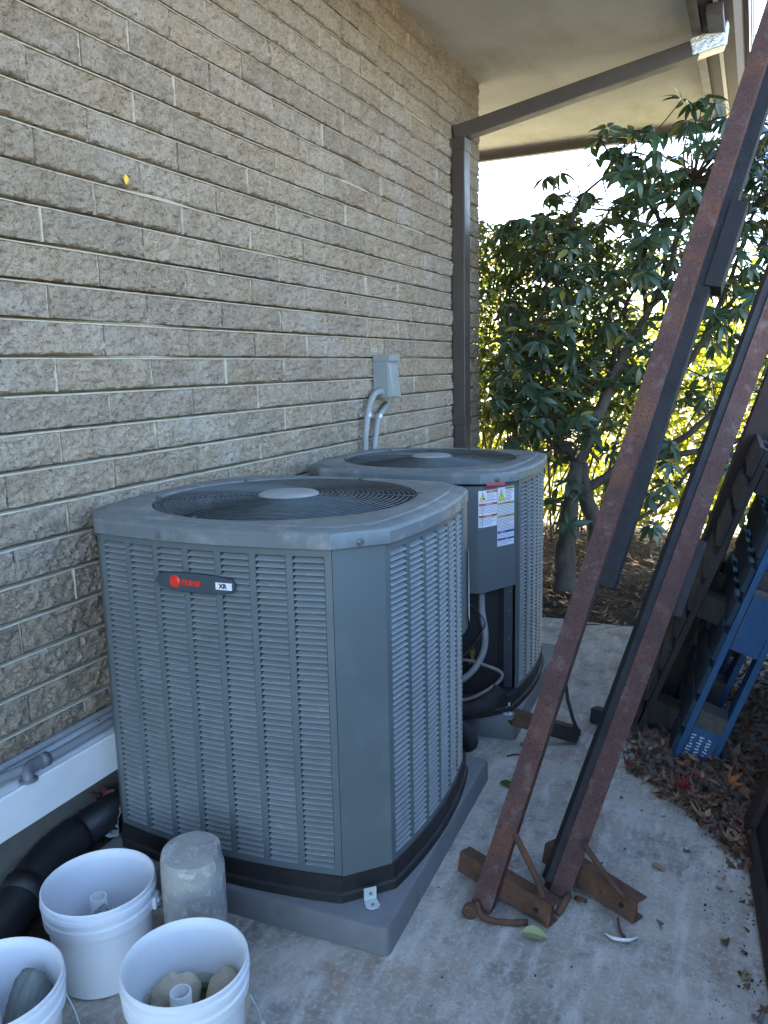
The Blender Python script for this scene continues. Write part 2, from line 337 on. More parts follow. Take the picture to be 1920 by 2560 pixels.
# ------------------------------------------------------------------ the brick wall
wall = thing('block_wall', 'tan split-face block wall of the building behind the two air conditioners', 'wall')
NV = 12
def block_mesh(seed, ln=L):
    nx_, nz_ = 56, 15
    w_, h_ = ln - .009, H - .0115
    off = V((seed * 7.7, seed * 3.1, seed * 1.7)); vs = []; 
    base = .004 + .004 * math.sin(seed * 2.3)
    for j in range(nz_ + 1):
        for i in range(nx_ + 1):
            y = -w_ / 2 + w_ * i / nx_; z = -h_ / 2 + h_ * j / nz_
            p = V((y * 9, z * 14, 0)) + off
            d = .006 * noise.noise(p) + .0075 * noise.noise(p * 2.3) + .0085 * noise.noise(p * 5.5) + .0065 * noise.noise(p * 12) + .005 * noise.noise(p * 27)
            ex = min(i, nx_ - i); ez = min(j, nz_ - j)
            d += base
            if ez == 0: d = d * .35 - .0015
            if ex == 0: d = d * .4 - .002
            jy = (.0016 * noise.noise(p * 5 + V((9, 0, 0)))) if ex == 0 else 0
            jz = (.0018 * noise.noise(p * 4 + V((0, 9, 0)))) if ez == 0 else 0
            vs.append((d, y + jy, z + jz))
    fs = [(j * (nx_ + 1) + i, j * (nx_ + 1) + i + 1, (j + 1) * (nx_ + 1) + i + 1, (j + 1) * (nx_ + 1) + i) for j in range(nz_) for i in range(nx_)]
    rim = [i for i in range(nx_ + 1)] + [(j + 1) * (nx_ + 1) - 1 for j in range(1, nz_ + 1)] + [nz_ * (nx_ + 1) + i for i in range(nx_ - 1, -1, -1)] + [j * (nx_ + 1) for j in range(nz_ - 1, 0, -1)]
    n0 = len(vs)
    for r_ in rim: vs.append((-.06, vs[r_][1], vs[r_][2]))
    k = len(rim)
    fs += [(rim[(i + 1) % k], rim[i], n0 + i, n0 + (i + 1) % k) for i in range(k)]
    mb = MB(); mb.add(vs, fs); return mb
variants = []
for s in range(NV):
    me = block_mesh(s).mesh('block', M['block'], True); smooth_by_angle(me, .9); variants.append(me)
halfm = [block_mesh(40 + s, L / 2).mesh('block', M['block'], True) for s in range(3)]
def inframe(p, mrg=1.05):
    d = V(p) - CAM; z = d.dot(cf)
    if z < .2: return None
    return (abs(d.dot(cr2) / z) < .481 * mrg and abs(d.dot(cu2) / z) < .6413 * mrg), z
YEND = 9.5 * L
blocks = []
for k in range(-11, 18):
    zc = Z0 + (k + .5) * H
    if zc > 3.30: continue
    odd = (k % 2)
    i = -4 if odd else -4.5
    i += 0
    while i * L < YEND - .01:
        if (i + 1) * L > YEND + .01: blocks.append(((i + .25) * L, zc, True)); i += .5
        else: blocks.append(((i + .5) * L, zc, False)); i += 1
vis = []
for b in blocks:
    f_ = inframe((0, b[0], b[1])) or inframe((0, b[0] + .2, b[1])) 
    ok = f_ and f_[0]
    if not ok:
        f2 = inframe((0, b[0] + .2, b[1])); ok = bool(f2 and f2[0]); f_ = f2 or f_
    vis.append((0 if ok else 1, f_[1] if f_ else 99))
order = sorted(range(len(blocks)), key=lambda q: vis[q])
rest = MB()
for rank, q in enumerate(order):
    y, z, hf = blocks[q]
    me = (halfm if hf else variants)[random.randrange(3 if hf else NV)]
    flip = rnd() < .5
    if rank < 296:
        o = link('block', me, wall, (ru(-.003, .003), y, z))
        if flip: o.rotation_euler = (pi, 0, 0)
    else:
        o0 = V((ru(-.003, .003), y, z)); rest.add([V(v.co) + o0 for v in me.vertices], [tuple(p.vertices) for p in me.polygons])
ro = link('blocks', rest.mesh('blocks', M['block'], True), wall); ro['kind'] = 'stuff'
mo = MB()
for k in range(-11, 19):
    z = Z0 + k * H
    if z > 3.31: continue
    y = -1.85; pa = None
    while y < YEND - .02:
        y2 = min(y + .05, YEND - .012)
        def prof(yy):
            q = noise.noise(V((yy * 1.3, k * 5.1, 0))); t = -.048 + .044 * max(0, min(1, q * 2.4 - .35))
            b_ = .0065 + .0025 * noise.noise(V((yy * 7, k * 3.3, 4)))
            dz = .0012 * noise.noise(V((yy * 9, k, 8)))
            return [(-.055, yy, z + .0072), (t, yy, z + .0068), (min(t + .004, -.006) if t < -.01 else t, yy, z + .0008 + dz), (b_ - .0035, yy, z - .0035 + dz), (b_ - .002, yy, z - .0075 + dz), (-.03, yy, z - .006)]
        A, B = prof(y), prof(y2); mo.add(A + B, [(i, i + 1, i + 7, i + 6) for i in range(5)]); y = y2
o = link('mortar_joints', mo.mesh('mortar_joints', M['mortar'], False), wall); o['kind'] = 'stuff'
mo2 = MB()
seen = set()
for (y, z, hf) in blocks:
    yy = y + (L / 4 if hf else L / 2)
    if yy > YEND - .05: continue
    dp = random.choice((.0045, -.004, -.006, .0, -.005, .0035, -.003, -.008, -.004)); wd = ru(.0035, .008) if dp > .002 else .005
    zs = [z - H / 2 + .005 + (H - .01) * t / 6 for t in range(7)]; vs = []
    for j, zz in enumerate(zs):
        w2 = wd * max(.15, .8 + 1.5 * noise.noise(V((yy * 9, zz * 22, 2)))); dx = dp + .002 * noise.noise(V((yy * 5, zz * 30, 7)))
        c0 = .002 * noise.noise(V((yy * 3, zz * 35, 5)))
        vs += [(-.03, yy - w2 + c0, zz), (dx - .001, yy - w2 * .8 + c0, zz), (dx + .0015, yy + c0, zz), (dx - .001, yy + w2 * .8 + c0, zz), (-.03, yy + w2 + c0, zz)]
    mo2.add(vs, [(j * 5 + i, j * 5 + i + 1, j * 5 + i + 6, j * 5 + i + 5) for j in range(6) for i in range(4)])
o = link('head_joints', mo2.mesh('head_joints', M['mortar'], True), wall); o['kind'] = 'stuff'
core = MB(); core.box((-3.06, -.58, 1.85), (6.0, 2 * (YEND - .02) + 1.2 - .03, 2.9))
core.v = [(x, min(y, YEND - .03), z) for x, y, z in core.v]
part('wall_core', core, M['foundation'], wall)
fd = MB(); fd.box((-3.0, -.6, .15), (6.0, 2 * YEND + 1.12, .5)); fd.v = [(x, min(y, YEND - .02), z) for x, y, z in fd.v]
part('foundation', fd, M['foundation'], wall)
# white channel board along the wall foot
ch = MB(); t_ = [(.004, .40), (.012, .40), (.014, .386), (.086, .378), (.098, .383), (.104, .378), (.104, .268), (.094, .268), (.094, .365), (.004, .372)]
for y0, y1 in ((-2.2, 1.05), (1.05, 3.2)):
    n = len(t_); vs = [(x, yy, z) for yy in (y0 + .001, y1 - .001) for x, z in t_]
    ch.add(vs, [(i, (i + 1) % n, (i + 1) % n + n, i + n) for i in range(n)] + [(0, 1, 2, 9), (2, 3, 8, 9), (3, 4, 5, 8), (5, 6, 7, 8), (n, n + 9, n + 2, n + 1), (n + 2, n + 9, n + 8, n + 3), (n + 3, n + 8, n + 5, n + 4), (n + 5, n + 8, n + 7, n + 6)])
tag(link('flashing_channel', ch.mesh('flashing_channel', M['white_paint'])), 'long white painted channel along the foot of the block wall', 'channel')

# ------------------------------------------------------------------ roof overhang
roof = thing('roof_overhang', 'wide roof overhang with tan stucco underside and brown edge boards', 'roof')
ZS = 3.307
q = MB(); q.box((-.815, .2, ZS + .012), (4.37, 10.5, .024)); part('soffit_panel', q, M['stucco'], roof)
q = MB(); q.box((-.7, .2, ZS + .12), (4.3, 10.5, .18)); part('roof_deck', q, M['brownboard'], roof)
q = MB(); q.box((1.395, .2, ZS - .012), (.05, 10.5, .075)); part('edge_trim', q, M['brown'], roof)
q = MB(); q.box((1.455, .2, ZS + .004), (.068, 10.5, .03)); part('edge_board', q, M['brownboard'], roof)
q = MB(); q.box((1.502, .2, ZS - .005), (.022, 10.5, .03)); part('drip_strip', q, M['gutter'], roof, label='pale metal strip between the brown boards')
q = MB(); q.box((-.815, 5.50, ZS - .03), (4.37, .06, .11)); part('end_trim', q, M['brown'], roof)
gt = MB(); P_ = [(1.515, ZS + .14), (1.515, ZS - .01), (1.585, ZS - .01), (1.615, ZS + .03), (1.635, ZS + .11), (1.65, ZS + .115), (1.65, ZS + .14), (1.625, ZS + .14), (1.605, ZS + .035), (1.58, ZS + .003), (1.525, ZS + .003), (1.525, ZS + .14)]
n = len(P_); vs = [(x, yy, z) for yy in (-5.05, 5.52) for x, z in P_]
gt.add(vs, [(i, (i + 1) % n, (i + 1) % n + n, i + n) for i in range(n)])
gt.add([(x, 5.52, z) for x, z in P_], [tuple(range(12))])
gutter = tag(link('gutter', gt.mesh('gutter', [M['brownboard']])), 'brown metal rain gutter along the outer edge of the roof overhang', 'gutter')
sk = MB()
for k in range(3): sk.box((1.668 + .0 * k, .2, ZS + .085 + .05 * k), (.006 + .012 * k, 10.5, .045))
part('fascia_strip', sk, M['gutter'], gutter, label='pale outer strips of the gutter')
# downspout
ds = thing('downspout', 'dark brown rectangular downspout at the wall corner with a sloping leader to the gutter', 'downspout')
q = MB(); q.box((.052, 3.335, 1.95), (.085, .11, 1.74)); part('upper_pipe', q, M['brown'], ds, bevel=.006)
q = MB(); q.box((.052, 3.345, .59), (.079, .104, 1.02)); part('lower_pipe', q, M['brown'], ds, bevel=.006)
q = MB(); q.box((.052, 3.337, 1.095), (.091, .116, .05)); part('joint_band', q, M['brown'], ds, bevel=.004)
q = MB(); q.box((.050, 3.335, 2.80), (.10, .125, .075)); q.box((.012, 3.335, 2.79), (.012, .20, .028)); part('elbow', q, M['brown'], ds, bevel=.006)
q = MB(); q.bar((.015, 3.335, 2.865), (1.40, 3.53, 3.185), .11, .085, up=(0, 0, 1)); part('leader', q, M['brown'], ds, bevel=.006)
q = MB(); q.bar((1.36, 3.525, 3.185), (1.535, 3.55, 3.225), .125, .10); q.bar((1.49, 3.548, 3.205), (1.50, 3.548, 3.31), .12, .10, up=(0, 1, 0)); part('foil_wrap', q, M['foil'], ds, bevel=.01, label='crinkled silver foil tape wrapped round the leader')
q = MB(); q.box((1.50, 3.36, 3.262), (.085, .34, .05)); part('outlet_box', q, M['brown'], ds, bevel=.005)
q = MB(); q.box((.102, 3.41, 2.62), (.004, .02, .36)) if False else q.box((.052, 3.337, 2.05), (.092, .004, .01)); part('strap', q, M['brown'], ds)

# ------------------------------------------------------------------ conduit, pipe along the wall
def ribbed(pts, r, n=10, pitch=.008, amp=.06):
    P = [V(p) for p in pts]; q = []; Q = [P[0]] + P + [P[-1]]
    for i in range(1, len(Q) - 2):
        for k in range(12):
            t = k / 12; a, b, c, d = Q[i - 1], Q[i], Q[i + 1], Q[i + 2]
            q.append(.5 * ((2 * b) + (c - a) * t + (2 * a - 5 * b + 4 * c - d) * t * t + (3 * b - a - 3 * c + d) * t ** 3))
    q.append(P[-1])
    out = [q[0]]; acc = 0
    for a, b in zip(q, q[1:]):
        ln = (b - a).length; m_ = max(1, int(ln / (pitch / 2)))
        for i in range(1, m_ + 1): out.append(a.lerp(b, i / m_))
    mb = MB(); mb.tube(out, [r * (1 + (amp if i % 2 else -amp)) for i in range(len(out))], n); return mb
c1 = thing('flexible_conduit', 'grey ribbed flexible conduit resting on the white channel with a dark elbow', 'conduit')
part('hose', ribbed([(.062, -1.9, .402), (.06, -.7, .405), (.062, -.40, .412), (.064, -.22, .398), (.060, -.05, .396), (.055, .25, .400), (.05, .9, .40)], .0135), M['pvcgrey'], c1, True)
q = MB(); q.tube([(.064, -.235, .400), (.066, -.272, .402), (.076, -.296, .402), (.088, -.303, .390), (.092, -.304, .376)], [.0185, .0185, .0165, .015, .0145], 14, smooth_n=4); q.tube([(.064, -.215, .399), (.064, -.240, .400)], .0205, 14)
q.tube([(.092, -.304, .3835), (.092, -.304, .3875)], .024, 16); part('elbow', q, M['pvcdark'], c1, True)
c2_ = MB(); c2_.tube([(.022, -1.9, .415), (.022, -.3, .417), (.022, .1, .419), (.02, 1.2, .42), (.02, 1.95, .43)], .011, 10, smooth_n=3)
tag(link('rigid_conduit', c2_.mesh('rigid_conduit', M['pvcgrey'], True)), 'thin grey conduit tight against the wall behind the flexible one', 'conduit')
pp = thing('drain_pipe', 'black plastic drain pipe lying on the debris below the white channel', 'pipe')
q = MB(); q.tube([(.052, 2.9, .105), (.052, 1.0, .110), (.052, .1, .112), (.056, -.16, .112)], .052, 24); part('straight_pipe', q, M['pipe'], pp, True)
q = MB(); q.tube([(.056, -.13, .112), (.062, -.22, .110), (.085, -.31, .103), (.105, -.37, .095)], .057, 24, smooth_n=4); part('bend', q, M['pipe'], pp, True)
q = MB(); q.tube([(.100, -.352, .097), (.118, -.40, .089)], .063, 24); q.tube([(.114, -.385, .092), (.130, -.46, .080), (.142, -.55, .068), (.148, -.62, .064)], .0585, 24, smooth_n=3); q.tube([(.144, -.57, .066), (.148, -.62, .064)], .063, 24); q.tube([(.148, -.61, .064), (.150, -1.6, .058)], .053, 24)
part('coupled_elbow', q, M['pipe'], pp, True)
# debris strip along the wall
db = MB(); 
for j in range(60):
    y0 = -.62 + 3.3 * j / 60
    for i in range(8):
        x0 = -.0 + .24 * i / 7; z0 = max(.0035, .075 * (1 - i / 7) ** .8 * min(1, (j + 1) / 14) + .014 * noise.noise(V((x0 * 30, y0 * 30, 0)))) if i < 7 else .001
        db.v.append((x0, y0, z0))
db.f = [(j * 8 + i, j * 8 + i + 1, (j + 1) * 8 + i + 1, (j + 1) * 8 + i) for j in range(59) for i in range(7)]; db.mi = [0] * len(db.f)
o = link('wall_debris', db.mesh('wall_debris', M['soil'], True)); o['kind'] = 'stuff'; 

# disconnect box + conduits on the wall
bx = thing('disconnect_box', 'grey electrical disconnect box with raised cover mounted on the block wall', 'electrical box')
q = MB(); q.box((.048, 2.145, 1.402), (.085, .125, .212)); part('enclosure', q, M['boxgrey'], bx, bevel=.003)
q = MB(); P_ = [(.0915, 2.09, 1.30), (.0915, 2.20, 1.30), (.0915, 2.20, 1.475), (.0915, 2.09, 1.475), (.115, 2.097, 1.302), (.115, 2.193, 1.302), (.098, 2.185, 1.47), (.098, 2.105, 1.47)]
q.add(P_, [(4, 5, 6, 7), (0, 1, 5, 4), (1, 2, 6, 5), (2, 3, 7, 6), (3, 0, 4, 7)]); part('cover', q, M['boxgrey'], bx, bevel=.002)
q = MB(); q.box((.055, 2.145, 1.498), (.095, .131, .03)); part('rain_hood', q, M['boxgrey'], bx, bevel=.002)
q = MB(); q.tube([(.048, 2.085, 1.328), (.048, 2.07, 1.328)], .021, 16); part('hub', q, M['pvcgrey'], bx, True)
for (pts, lab, cl) in (([(.048, 2.075, 1.328), (.045, 2.01, 1.318), (.04, 1.955, 1.26), (.04, 1.92, 1.17), (.04, 1.90, 1.05), (.04, 1.89, .45), (.05, 1.89, .1)], 'grey conduit curving from the disconnect box side down behind the far unit', (.04, 1.94, 1.215)),
                       ([(.0, 2.225, 1.262), (.025, 2.21, 1.258), (.04, 2.13, 1.235), (.04, 2.06, 1.19), (.04, 2.02, 1.10), (.04, 2.00, .98), (.04, 2.0, .45), (.05, 2.0, .1)], 'grey conduit coming out of the wall below the disconnect box', (.04, 2.068, 1.20))):
    t = thing('wall_conduit', lab, 'conduit', group=None); q = MB(); q.tube(pts, .0165, 14, smooth_n=5); part('pipe', q, M['pvcgrey'], t, True)
    c = V(cl); q = MB(); q.tube([c + V((0, .006, .009)), c - V((0, .006, .009))], .0195, 14); q.box(c + V((-.018, -.035, .006)), (.008, .04, .018)); part('strap', q, M['galv'], t)
    q = MB(); q.tube([c + V((-.016, -.042, .006)), c + V((-.006, -.042, .006))], .006, 8); part('strap_screw', q, M['screw'], t)

# ------------------------------------------------------------------ air conditioners
AX, AY, CH, BUL = .355, .33, .10, .034           # flat half lengths (front/back along x, sides along y), chamfer, bulge
WX, DY = AX + CH, AY + CH
ZB, ZT = .150, 1.032                               # louver panel bottom / top (above ground)
def side_pt(side, u, out=0.0):
    """side 0 front(-y) 1 right(+x) 2 back 3 left ; u metres along, left to right seen from outside; returns (x,y,nx,ny)"""
    a = AX if side % 2 == 0 else AY
    d = DY if side % 2 == 0 else WX
    s = BUL * (1 - (u / a) ** 2); sl_ = -2 * BUL * u / a / a
    nrm = V((-sl_ * 1.0, -1)).normalized()      # front: y=-(d+s); normal
    nrm = V((-sl_ * -1.0 * -1.0, -1)).normalized()
    # outward normal of y=-(d+s(u)): gradient (s'(u)... , ) -> (-? )
    nx_, ny_ = -(-sl_) * -1.0, -1.0
    nx_, ny_ = -sl_ * -1.0 * -1.0, -1.0
    nx_, ny_ = (-sl_), -1.0
    l_ = math.hypot(nx_, ny_); nx_ /= l_; ny_ /= l_
    nx_ = -(-nx_)
    x, y = u + nx_ * out, -(d + s) + ny_ * out
    an = side * pi / 2; c, s2 = cos(an), sin(an)
    return (x * c - y * s2, x * s2 + y * c, nx_ * c - ny_ * s2, nx_ * s2 + ny_ * c)
def outline(off, n=10):
    pts = []
    for sd_ in range(4):
        a = AX if sd_ % 2 == 0 else AY
        for i in range(n + 1):
            p = side_pt(sd_, -a + 2 * a * i / n, off); pts.append((p[0], p[1]))
    return pts
def slat_panel(parent, side, u0, u1, ncols, single, frame_name='louver_frame', rows=52, z0=ZB, z1=ZT, edge=.018, gap=.0175, first=True):
    fr = MB(); th = .012
    wcol = (u1 - u0 - 2 * edge - (ncols - 1) * gap) / ncols
    def strip(ua, ub, za, zb, n=1, o1=0.0, o0=-th):
        for k in range(n):
            a = ua + (ub - ua) * k / n; b = ua + (ub - ua) * (k + 1) / n
            A = side_pt(side, a, o1); B = side_pt(side, b, o1); C_ = side_pt(side, b, o0); D_ = side_pt(side, a, o0)
            fr.add([(A[0], A[1], za), (B[0], B[1], za), (B[0], B[1], zb), (A[0], A[1], zb), (D_[0], D_[1], za), (C_[0], C_[1], za), (C_[0], C_[1], zb), (D_[0], D_[1], zb)],
                   [(0, 1, 2, 3), (0, 4, 5, 1), (3, 2, 6, 7), (0, 3, 7, 4), (1, 5, 6, 2)])
    mz0, mz1 = z0 + .02, z1 - .030
    strip(u0, u1, z0, mz0, 8); strip(u0, u1, mz1, z1, 8)
    strip(u0, u0 + edge, mz0, mz1); strip(u1 - edge, u1, mz0, mz1)
    cols = []
    for c in range(ncols):
        a = u0 + edge + c * (wcol + gap); cols.append((a, a + wcol))
        if c < ncols - 1: strip(a + wcol, a + wcol + gap, mz0, mz1)
    part(frame_name, fr, M['paint'], parent)
    pt = (mz1 - mz0) / rows; out = []
    for (a, b) in cols:
        # local slat mesh centred at origin, x along, -y outward
        A = side_pt(side, a + .0005, 0); B = side_pt(side, b - .0005, 0)
        mid = V(((A[0] + B[0]) / 2, (A[1] + B[1]) / 2, 0)); ang = math.atan2(B[1] - A[1], B[0] - A[0]); ln = math.hypot(B[0] - A[0], B[1] - A[1])
        for r_ in range(rows): out.append((mid, ang, ln, mz0 + pt * (r_ + .5)))
    return out, pt
_slat_cache = {}
def slat_mb(ln, pt):
    s = MB(); h = ln / 2; zb, zt = -pt * .47, pt * .23; yo, yi = -.0018, .0120; t = .0009
    prof = [(yo, zb), (yo - .0006, zb + .0012), (yo + .0012, zb + .0032), (yi, zt), (yi + .0006, zt - t), (yo + .0022, zb + .0018), (yo + .0016, zb)]
    k = len(prof)
    # blade is a little narrower at its inner edge, like a stamped louver
    vs = []
    for sgn in (-1, 1):
        for (y, z) in prof:
            ins = .004 * max(0, (y - yo) / (yi - yo)); vs.append((sgn * (h - ins), y, z))
    s.add(vs, [(i, (i + 1) % k, (i + 1) % k + k, i + k) for i in range(k)] + [tuple(range(k))[::-1], tuple(range(k, 2 * k))]); return s
def place_slats(parent, lst, pt, n_single):
    jn = MB()
    for idx, (mid, ang, ln, z) in enumerate(lst):
        key = (round(ln, 4), round(pt, 5))
        if idx < n_single:
            if key not in _slat_cache: _slat_cache[key] = slat_mb(ln, pt).mesh('louver_slat', M['slat'])
            o = link('louver_slat', _slat_cache[key], parent, (mid.x, mid.y, z)); o.rotation_euler = (0, 0, ang)
        else:
            sb = slat_mb(ln, pt); Mx = Matrix.Rotation(ang, 3, 'Z'); of = V((mid.x, mid.y, z))
            jn.add([Mx @ V(v) + of for v in sb.v], sb.f)
    if jn.v: o = link('louver_slats', jn.mesh('louver_slats', M['slat']), parent); o['kind'] = 'stuff'
def make_unit(name, label, loc, rz, ctrl, n_single):
    U = thing(name, label, 'air conditioner', loc, rz, None)
    # base pan
    b = MB(); o1 = outline(.004); o2 = outline(-.004); n = len(o1)
    def ring(pts, z): return [(x, y, z) for x, y in pts]
    b.add(ring(outline(.012), .079) + ring(outline(.010), .098) + ring(o1, .104) + ring(o1, .149) + ring(o2, .1505), [(k * n + i, k * n + (i + 1) % n, (k + 1) * n + (i + 1) % n, (k + 1) * n + i) for k in range(4) for i in range(n)] + [tuple(range(n))[::-1], tuple(range(4 * n, 5 * n))])
    part('base_pan', b, M['black'], U)
    # inner coil
    ic = MB(); oi = outline(-.058); ic.add(ring(oi, .15) + ring(oi, 1.0), [(i, (i + 1) % n, (i + 1) % n + n, i + n) for i in range(n)])
    part('coil', ic, M['coil'], U)
    # louvered sides
    sides = {0: (-AX, AX, 7), 1: (-AY, AY, 6), 2: (-AX, AX, 7), 3: (-AY, AY, 6)}
    if ctrl == 'near': sides[0] = (-AX, .26, 6); sides[1] = (-.25, AY, 6)
    if ctrl == 'far': sides[1] = (-AY, .27, 6); sides[2] = (-.30, AX, 6)
    allsl = []
    for sd_, (u0, u1, nc) in sides.items():
        # columns keep one pitch
        l_, pt = slat_panel(U, sd_, u0, u1, nc, False); allsl.append(l_)
    place_slats(U, allsl[0] + allsl[1] + allsl[2] + allsl[3], pt, n_single)
    # corner posts
    for ci in range(4):
        if ctrl == 'near' and ci == 0: continue
        if ctrl == 'far' and ci == 1: continue
        a = AX if ci % 2 == 0 else AY; a2 = AY if ci % 2 == 0 else AX
        A = side_pt(ci, a + .0015, .0015); B = side_pt((ci + 1) % 4, -a2 - .0015, .0015); A0 = side_pt(ci, a + .0015, -.012); B0 = side_pt((ci + 1) % 4, -a2 - .0015, -.012)
        p = MB(); p.add([(A0[0], A0[1], ZB - .002), (A[0], A[1], ZB - .002), (B[0], B[1], ZB - .002), (B0[0], B0[1], ZB - .002), (A0[0], A0[1], ZT), (A[0], A[1], ZT), (B[0], B[1], ZT), (B0[0], B0[1], ZT)],
              [(0, 1, 5, 4), (1, 2, 6, 5), (2, 3, 7, 6), (0, 3, 2, 1), (4, 5, 6, 7)]); part('corner_post', p, M['paint'], U, bevel=.002)
    # cap
    c = MB(); rings = [(outline(.006), 1.024), (outline(.012), 1.0215), (outline(.0145), 1.0235), (outline(.0135), 1.053), (outline(.009), 1.061), (outline(.000), 1.0655), (outline(-.03), 1.067), (outline(-.036), 1.071)]
    vs = []; 
    for pts, z in rings: vs += ring(pts, z)
    nr = len(rings)
    fs = [(k * n + i, k * n + (i + 1) % n, (k + 1) * n + (i + 1) % n, (k + 1) * n + i) for k in range(nr - 1) for i in range(n)]
    last = rings[-1][0]
    RO = .392
    for rr, z in ((RO + .022, 1.073), (RO + .008, 1.070), (RO + .004, 1.062), (RO, 1.048), (RO, .99)):
        vs += [(rr * x / math.hypot(x, y) - .008, rr * y / math.hypot(x, y), z) for x, y in last]
    base = nr - 1
    fs += [(k * n + i, k * n + (i + 1) % n, (k + 1) * n + (i + 1) % n, (k + 1) * n + i) for k in range(base, base + 5) for i in range(n)]
    c.add(vs, fs); me = c.mesh('top_cap', M['paint_dust']); smooth_by_angle(me, .45); link('top_cap', me, U)
    # screws on the lip
    for (sd_, u) in ((0, -.12), (0, AX + .055), (1, -AY - .0 + .52), (1, AY + .05), (2, 0), (3, 0)):
        p = side_pt(sd_, u, .013); 
        if abs(u) > (AX if sd_ % 2 == 0 else AY):
            A = side_pt(sd_, AX if sd_ % 2 == 0 else AY, .014); B = side_pt((sd_ + 1) % 4, -(AY if sd_ % 2 == 0 else AX), .014); d = V((B[0] - A[0], B[1] - A[1], 0)).normalized(); p = ((A[0] + B[0]) / 2, (A[1] + B[1]) / 2, d.y, -d.x)
        q = MB(); a = V((p[0], p[1], 1.034)); nn = V((p[2], p[3], 0)); q.tube([a, a + nn * .002], .0095, 14); q.tube([a + nn * .002, a + nn * .006], .0052, 6); part('cap_screw', q, M['screw'], U)
    # guard
    gd = MB(); gd.torus((0, 0, 1.0665), RO + .001, .003, 72, 6); part('guard_rim', gd, M['wire'], U, True)
    nrg = 19
    for i in range(nrg):
        r_ = .104 + (RO - .008 - .104) * i / (nrg - 1); z = 1.066 + .012 * (1 - (r_ / RO) ** 2)
        q = MB(); q.torus((0, 0, z), r_, .0020, 72, 5); part('guard_ring', q, M['wire'], U, True)
    for k in range(6):
        a = 2 * pi * (k + .35) / 6; q = MB(); q.tube([(cos(a) * r_, sin(a) * r_, 1.0635 + .012 * (1 - (r_ / RO) ** 2)) for r_ in (.03, .12, .21, .30, RO + .012)], .002, 6); q.box((cos(a) * (RO + .009), sin(a) * (RO + .009), 1.0725), (.016, .010, .003), Matrix.Rotation(a, 3, 'Z')); part('guard_spoke', q, M['wire'], U, True)
    q = MB(); q.lathe([(0, 1.0855), (.06, 1.085), (.084, 1.083), (.092, 1.079), (.093, 1.075), (0, 1.074)], n=40); me = q.mesh('hub_disc', M['hub']); smooth_by_angle(me, .7); link('hub_disc', me, U)
    # fan and shroud
    q = MB(); q.lathe([(RO, .99), (RO, .80), (0.0, .80)], n=48); part('fan_shroud', q, M['coil'], U, True)
    for k in range(3):
        a0 = 2 * pi * k / 3 + .5; vs = []
        for i in range(8):
            for j in range(5):
                rr = .06 + .315 * j / 4; aa = a0 + (i / 7 - .5) * (1.25 - .35 * j / 4); vs.append((rr * cos(aa), rr * sin(aa), .93 + .05 * (i / 7 - .5) + .012 * j / 4))
        q = MB(); q.add(vs, [(i * 5 + j, i * 5 + j + 1, (i + 1) * 5 + j + 1, (i + 1) * 5 + j) for i in range(7) for j in range(4)]); part('fan_blade', q, M['wire'], U, True)
    q = MB(); q.lathe([(0, 1.0), (.06, 1.0), (.07, .99), (.07, .88), (0, .88)], n=24); part('fan_motor', q, M['black'], U)
    return U

u1 = make_unit('air_conditioner', 'large near grey air conditioner with a dark name badge on its louvers', (.524, .372, 0), R(2.0), 'far', 300)
u2 = make_unit('air_conditioner', 'far grey air conditioner with warning labels and an exposed conduit at its corner', (.535, 1.545, 0), R(2.0), 'near', 300); u2.scale = (.94, .94, .99)

# badge on unit 1
B0 = side_pt(0, -.02, .012); P_L, P_R = -.138, .102
bd = MB(); zc = .917
def bpt(u, z, o): p = side_pt(0, u, o); return (p[0], p[1], z)
prof = []
NB = 28
for i in range(NB + 1):
    t = -1 + 2 * i / NB; hh = .0265 * (1 - .38 * abs(t) ** 2.4) * (1 if abs(t) < .93 else (1 - ((abs(t) - .93) / .07) ** 2 * .55)); u = (P_L + P_R) / 2 + t * (P_R - P_L) / 2 ; prof.append((u, hh))
vs = []
for u, hh in prof:
    e = 0
    vs += [bpt(u, zc - hh, .004), bpt(u, zc - hh + .001, .012), bpt(u, zc - hh + .004, .015), bpt(u, zc + hh - .004, .015), bpt(u, zc + hh - .001, .012), bpt(u, zc + hh, .004)]
bd.add(vs, [(i * 6 + j, (i + 1) * 6 + j, (i + 1) * 6 + j + 1, i * 6 + j + 1) for i in range(NB) for j in range(5)] + [tuple(range(6)), tuple(NB * 6 + j for j in range(6))[::-1]])
badge = part('name_badge', bd, M['badge'], u1)
def on_face(u, z, o): p = side_pt(0, u, o); return frame((p[0], p[1], z), (-p[3], p[2], 0), (p[2], p[3], 0))
q = MB(); q.lathe([(.0, .0030), (.012, .0028), (.0158, .0018), (.017, 0)], n=36)
for k in range(5): q.torus((0, 0, .0028), .003 + .0026 * k, .0005, 30, 4)
me = q.mesh('emblem_disc', M['red'], True); me.transform(on_face(-.075, zc + .001, .015)); link('emblem_disc', me, badge)
text_part('TRANE', .0185, M['red'], badge, on_face(-.026, zc, .0155), 'brand_lettering', shear=.25, extrude=.0012, bold=.0009)
q = MB(); 
for (ua, ub) in ((.050, .0965),):
    for k in range(6):
        a = ua + (ub - ua) * k / 6; b = ua + (ub - ua) * (k + 1) / 6
        q.add([bpt(a, zc - .009, .0158), bpt(b, zc - .009, .0158), bpt(b, zc + .009, .0158), bpt(a, zc + .009, .0158), bpt(a, zc - .0095, .0145), bpt(b, zc - .0095, .0145), bpt(b, zc + .0095, .0145), bpt(a, zc + .0095, .0145)], [(0, 1, 2, 3), (4, 5, 1, 0), (3, 2, 6, 7), (0, 3, 7, 4), (1, 5, 6, 2)])
part('model_plate', q, M['white'], badge)
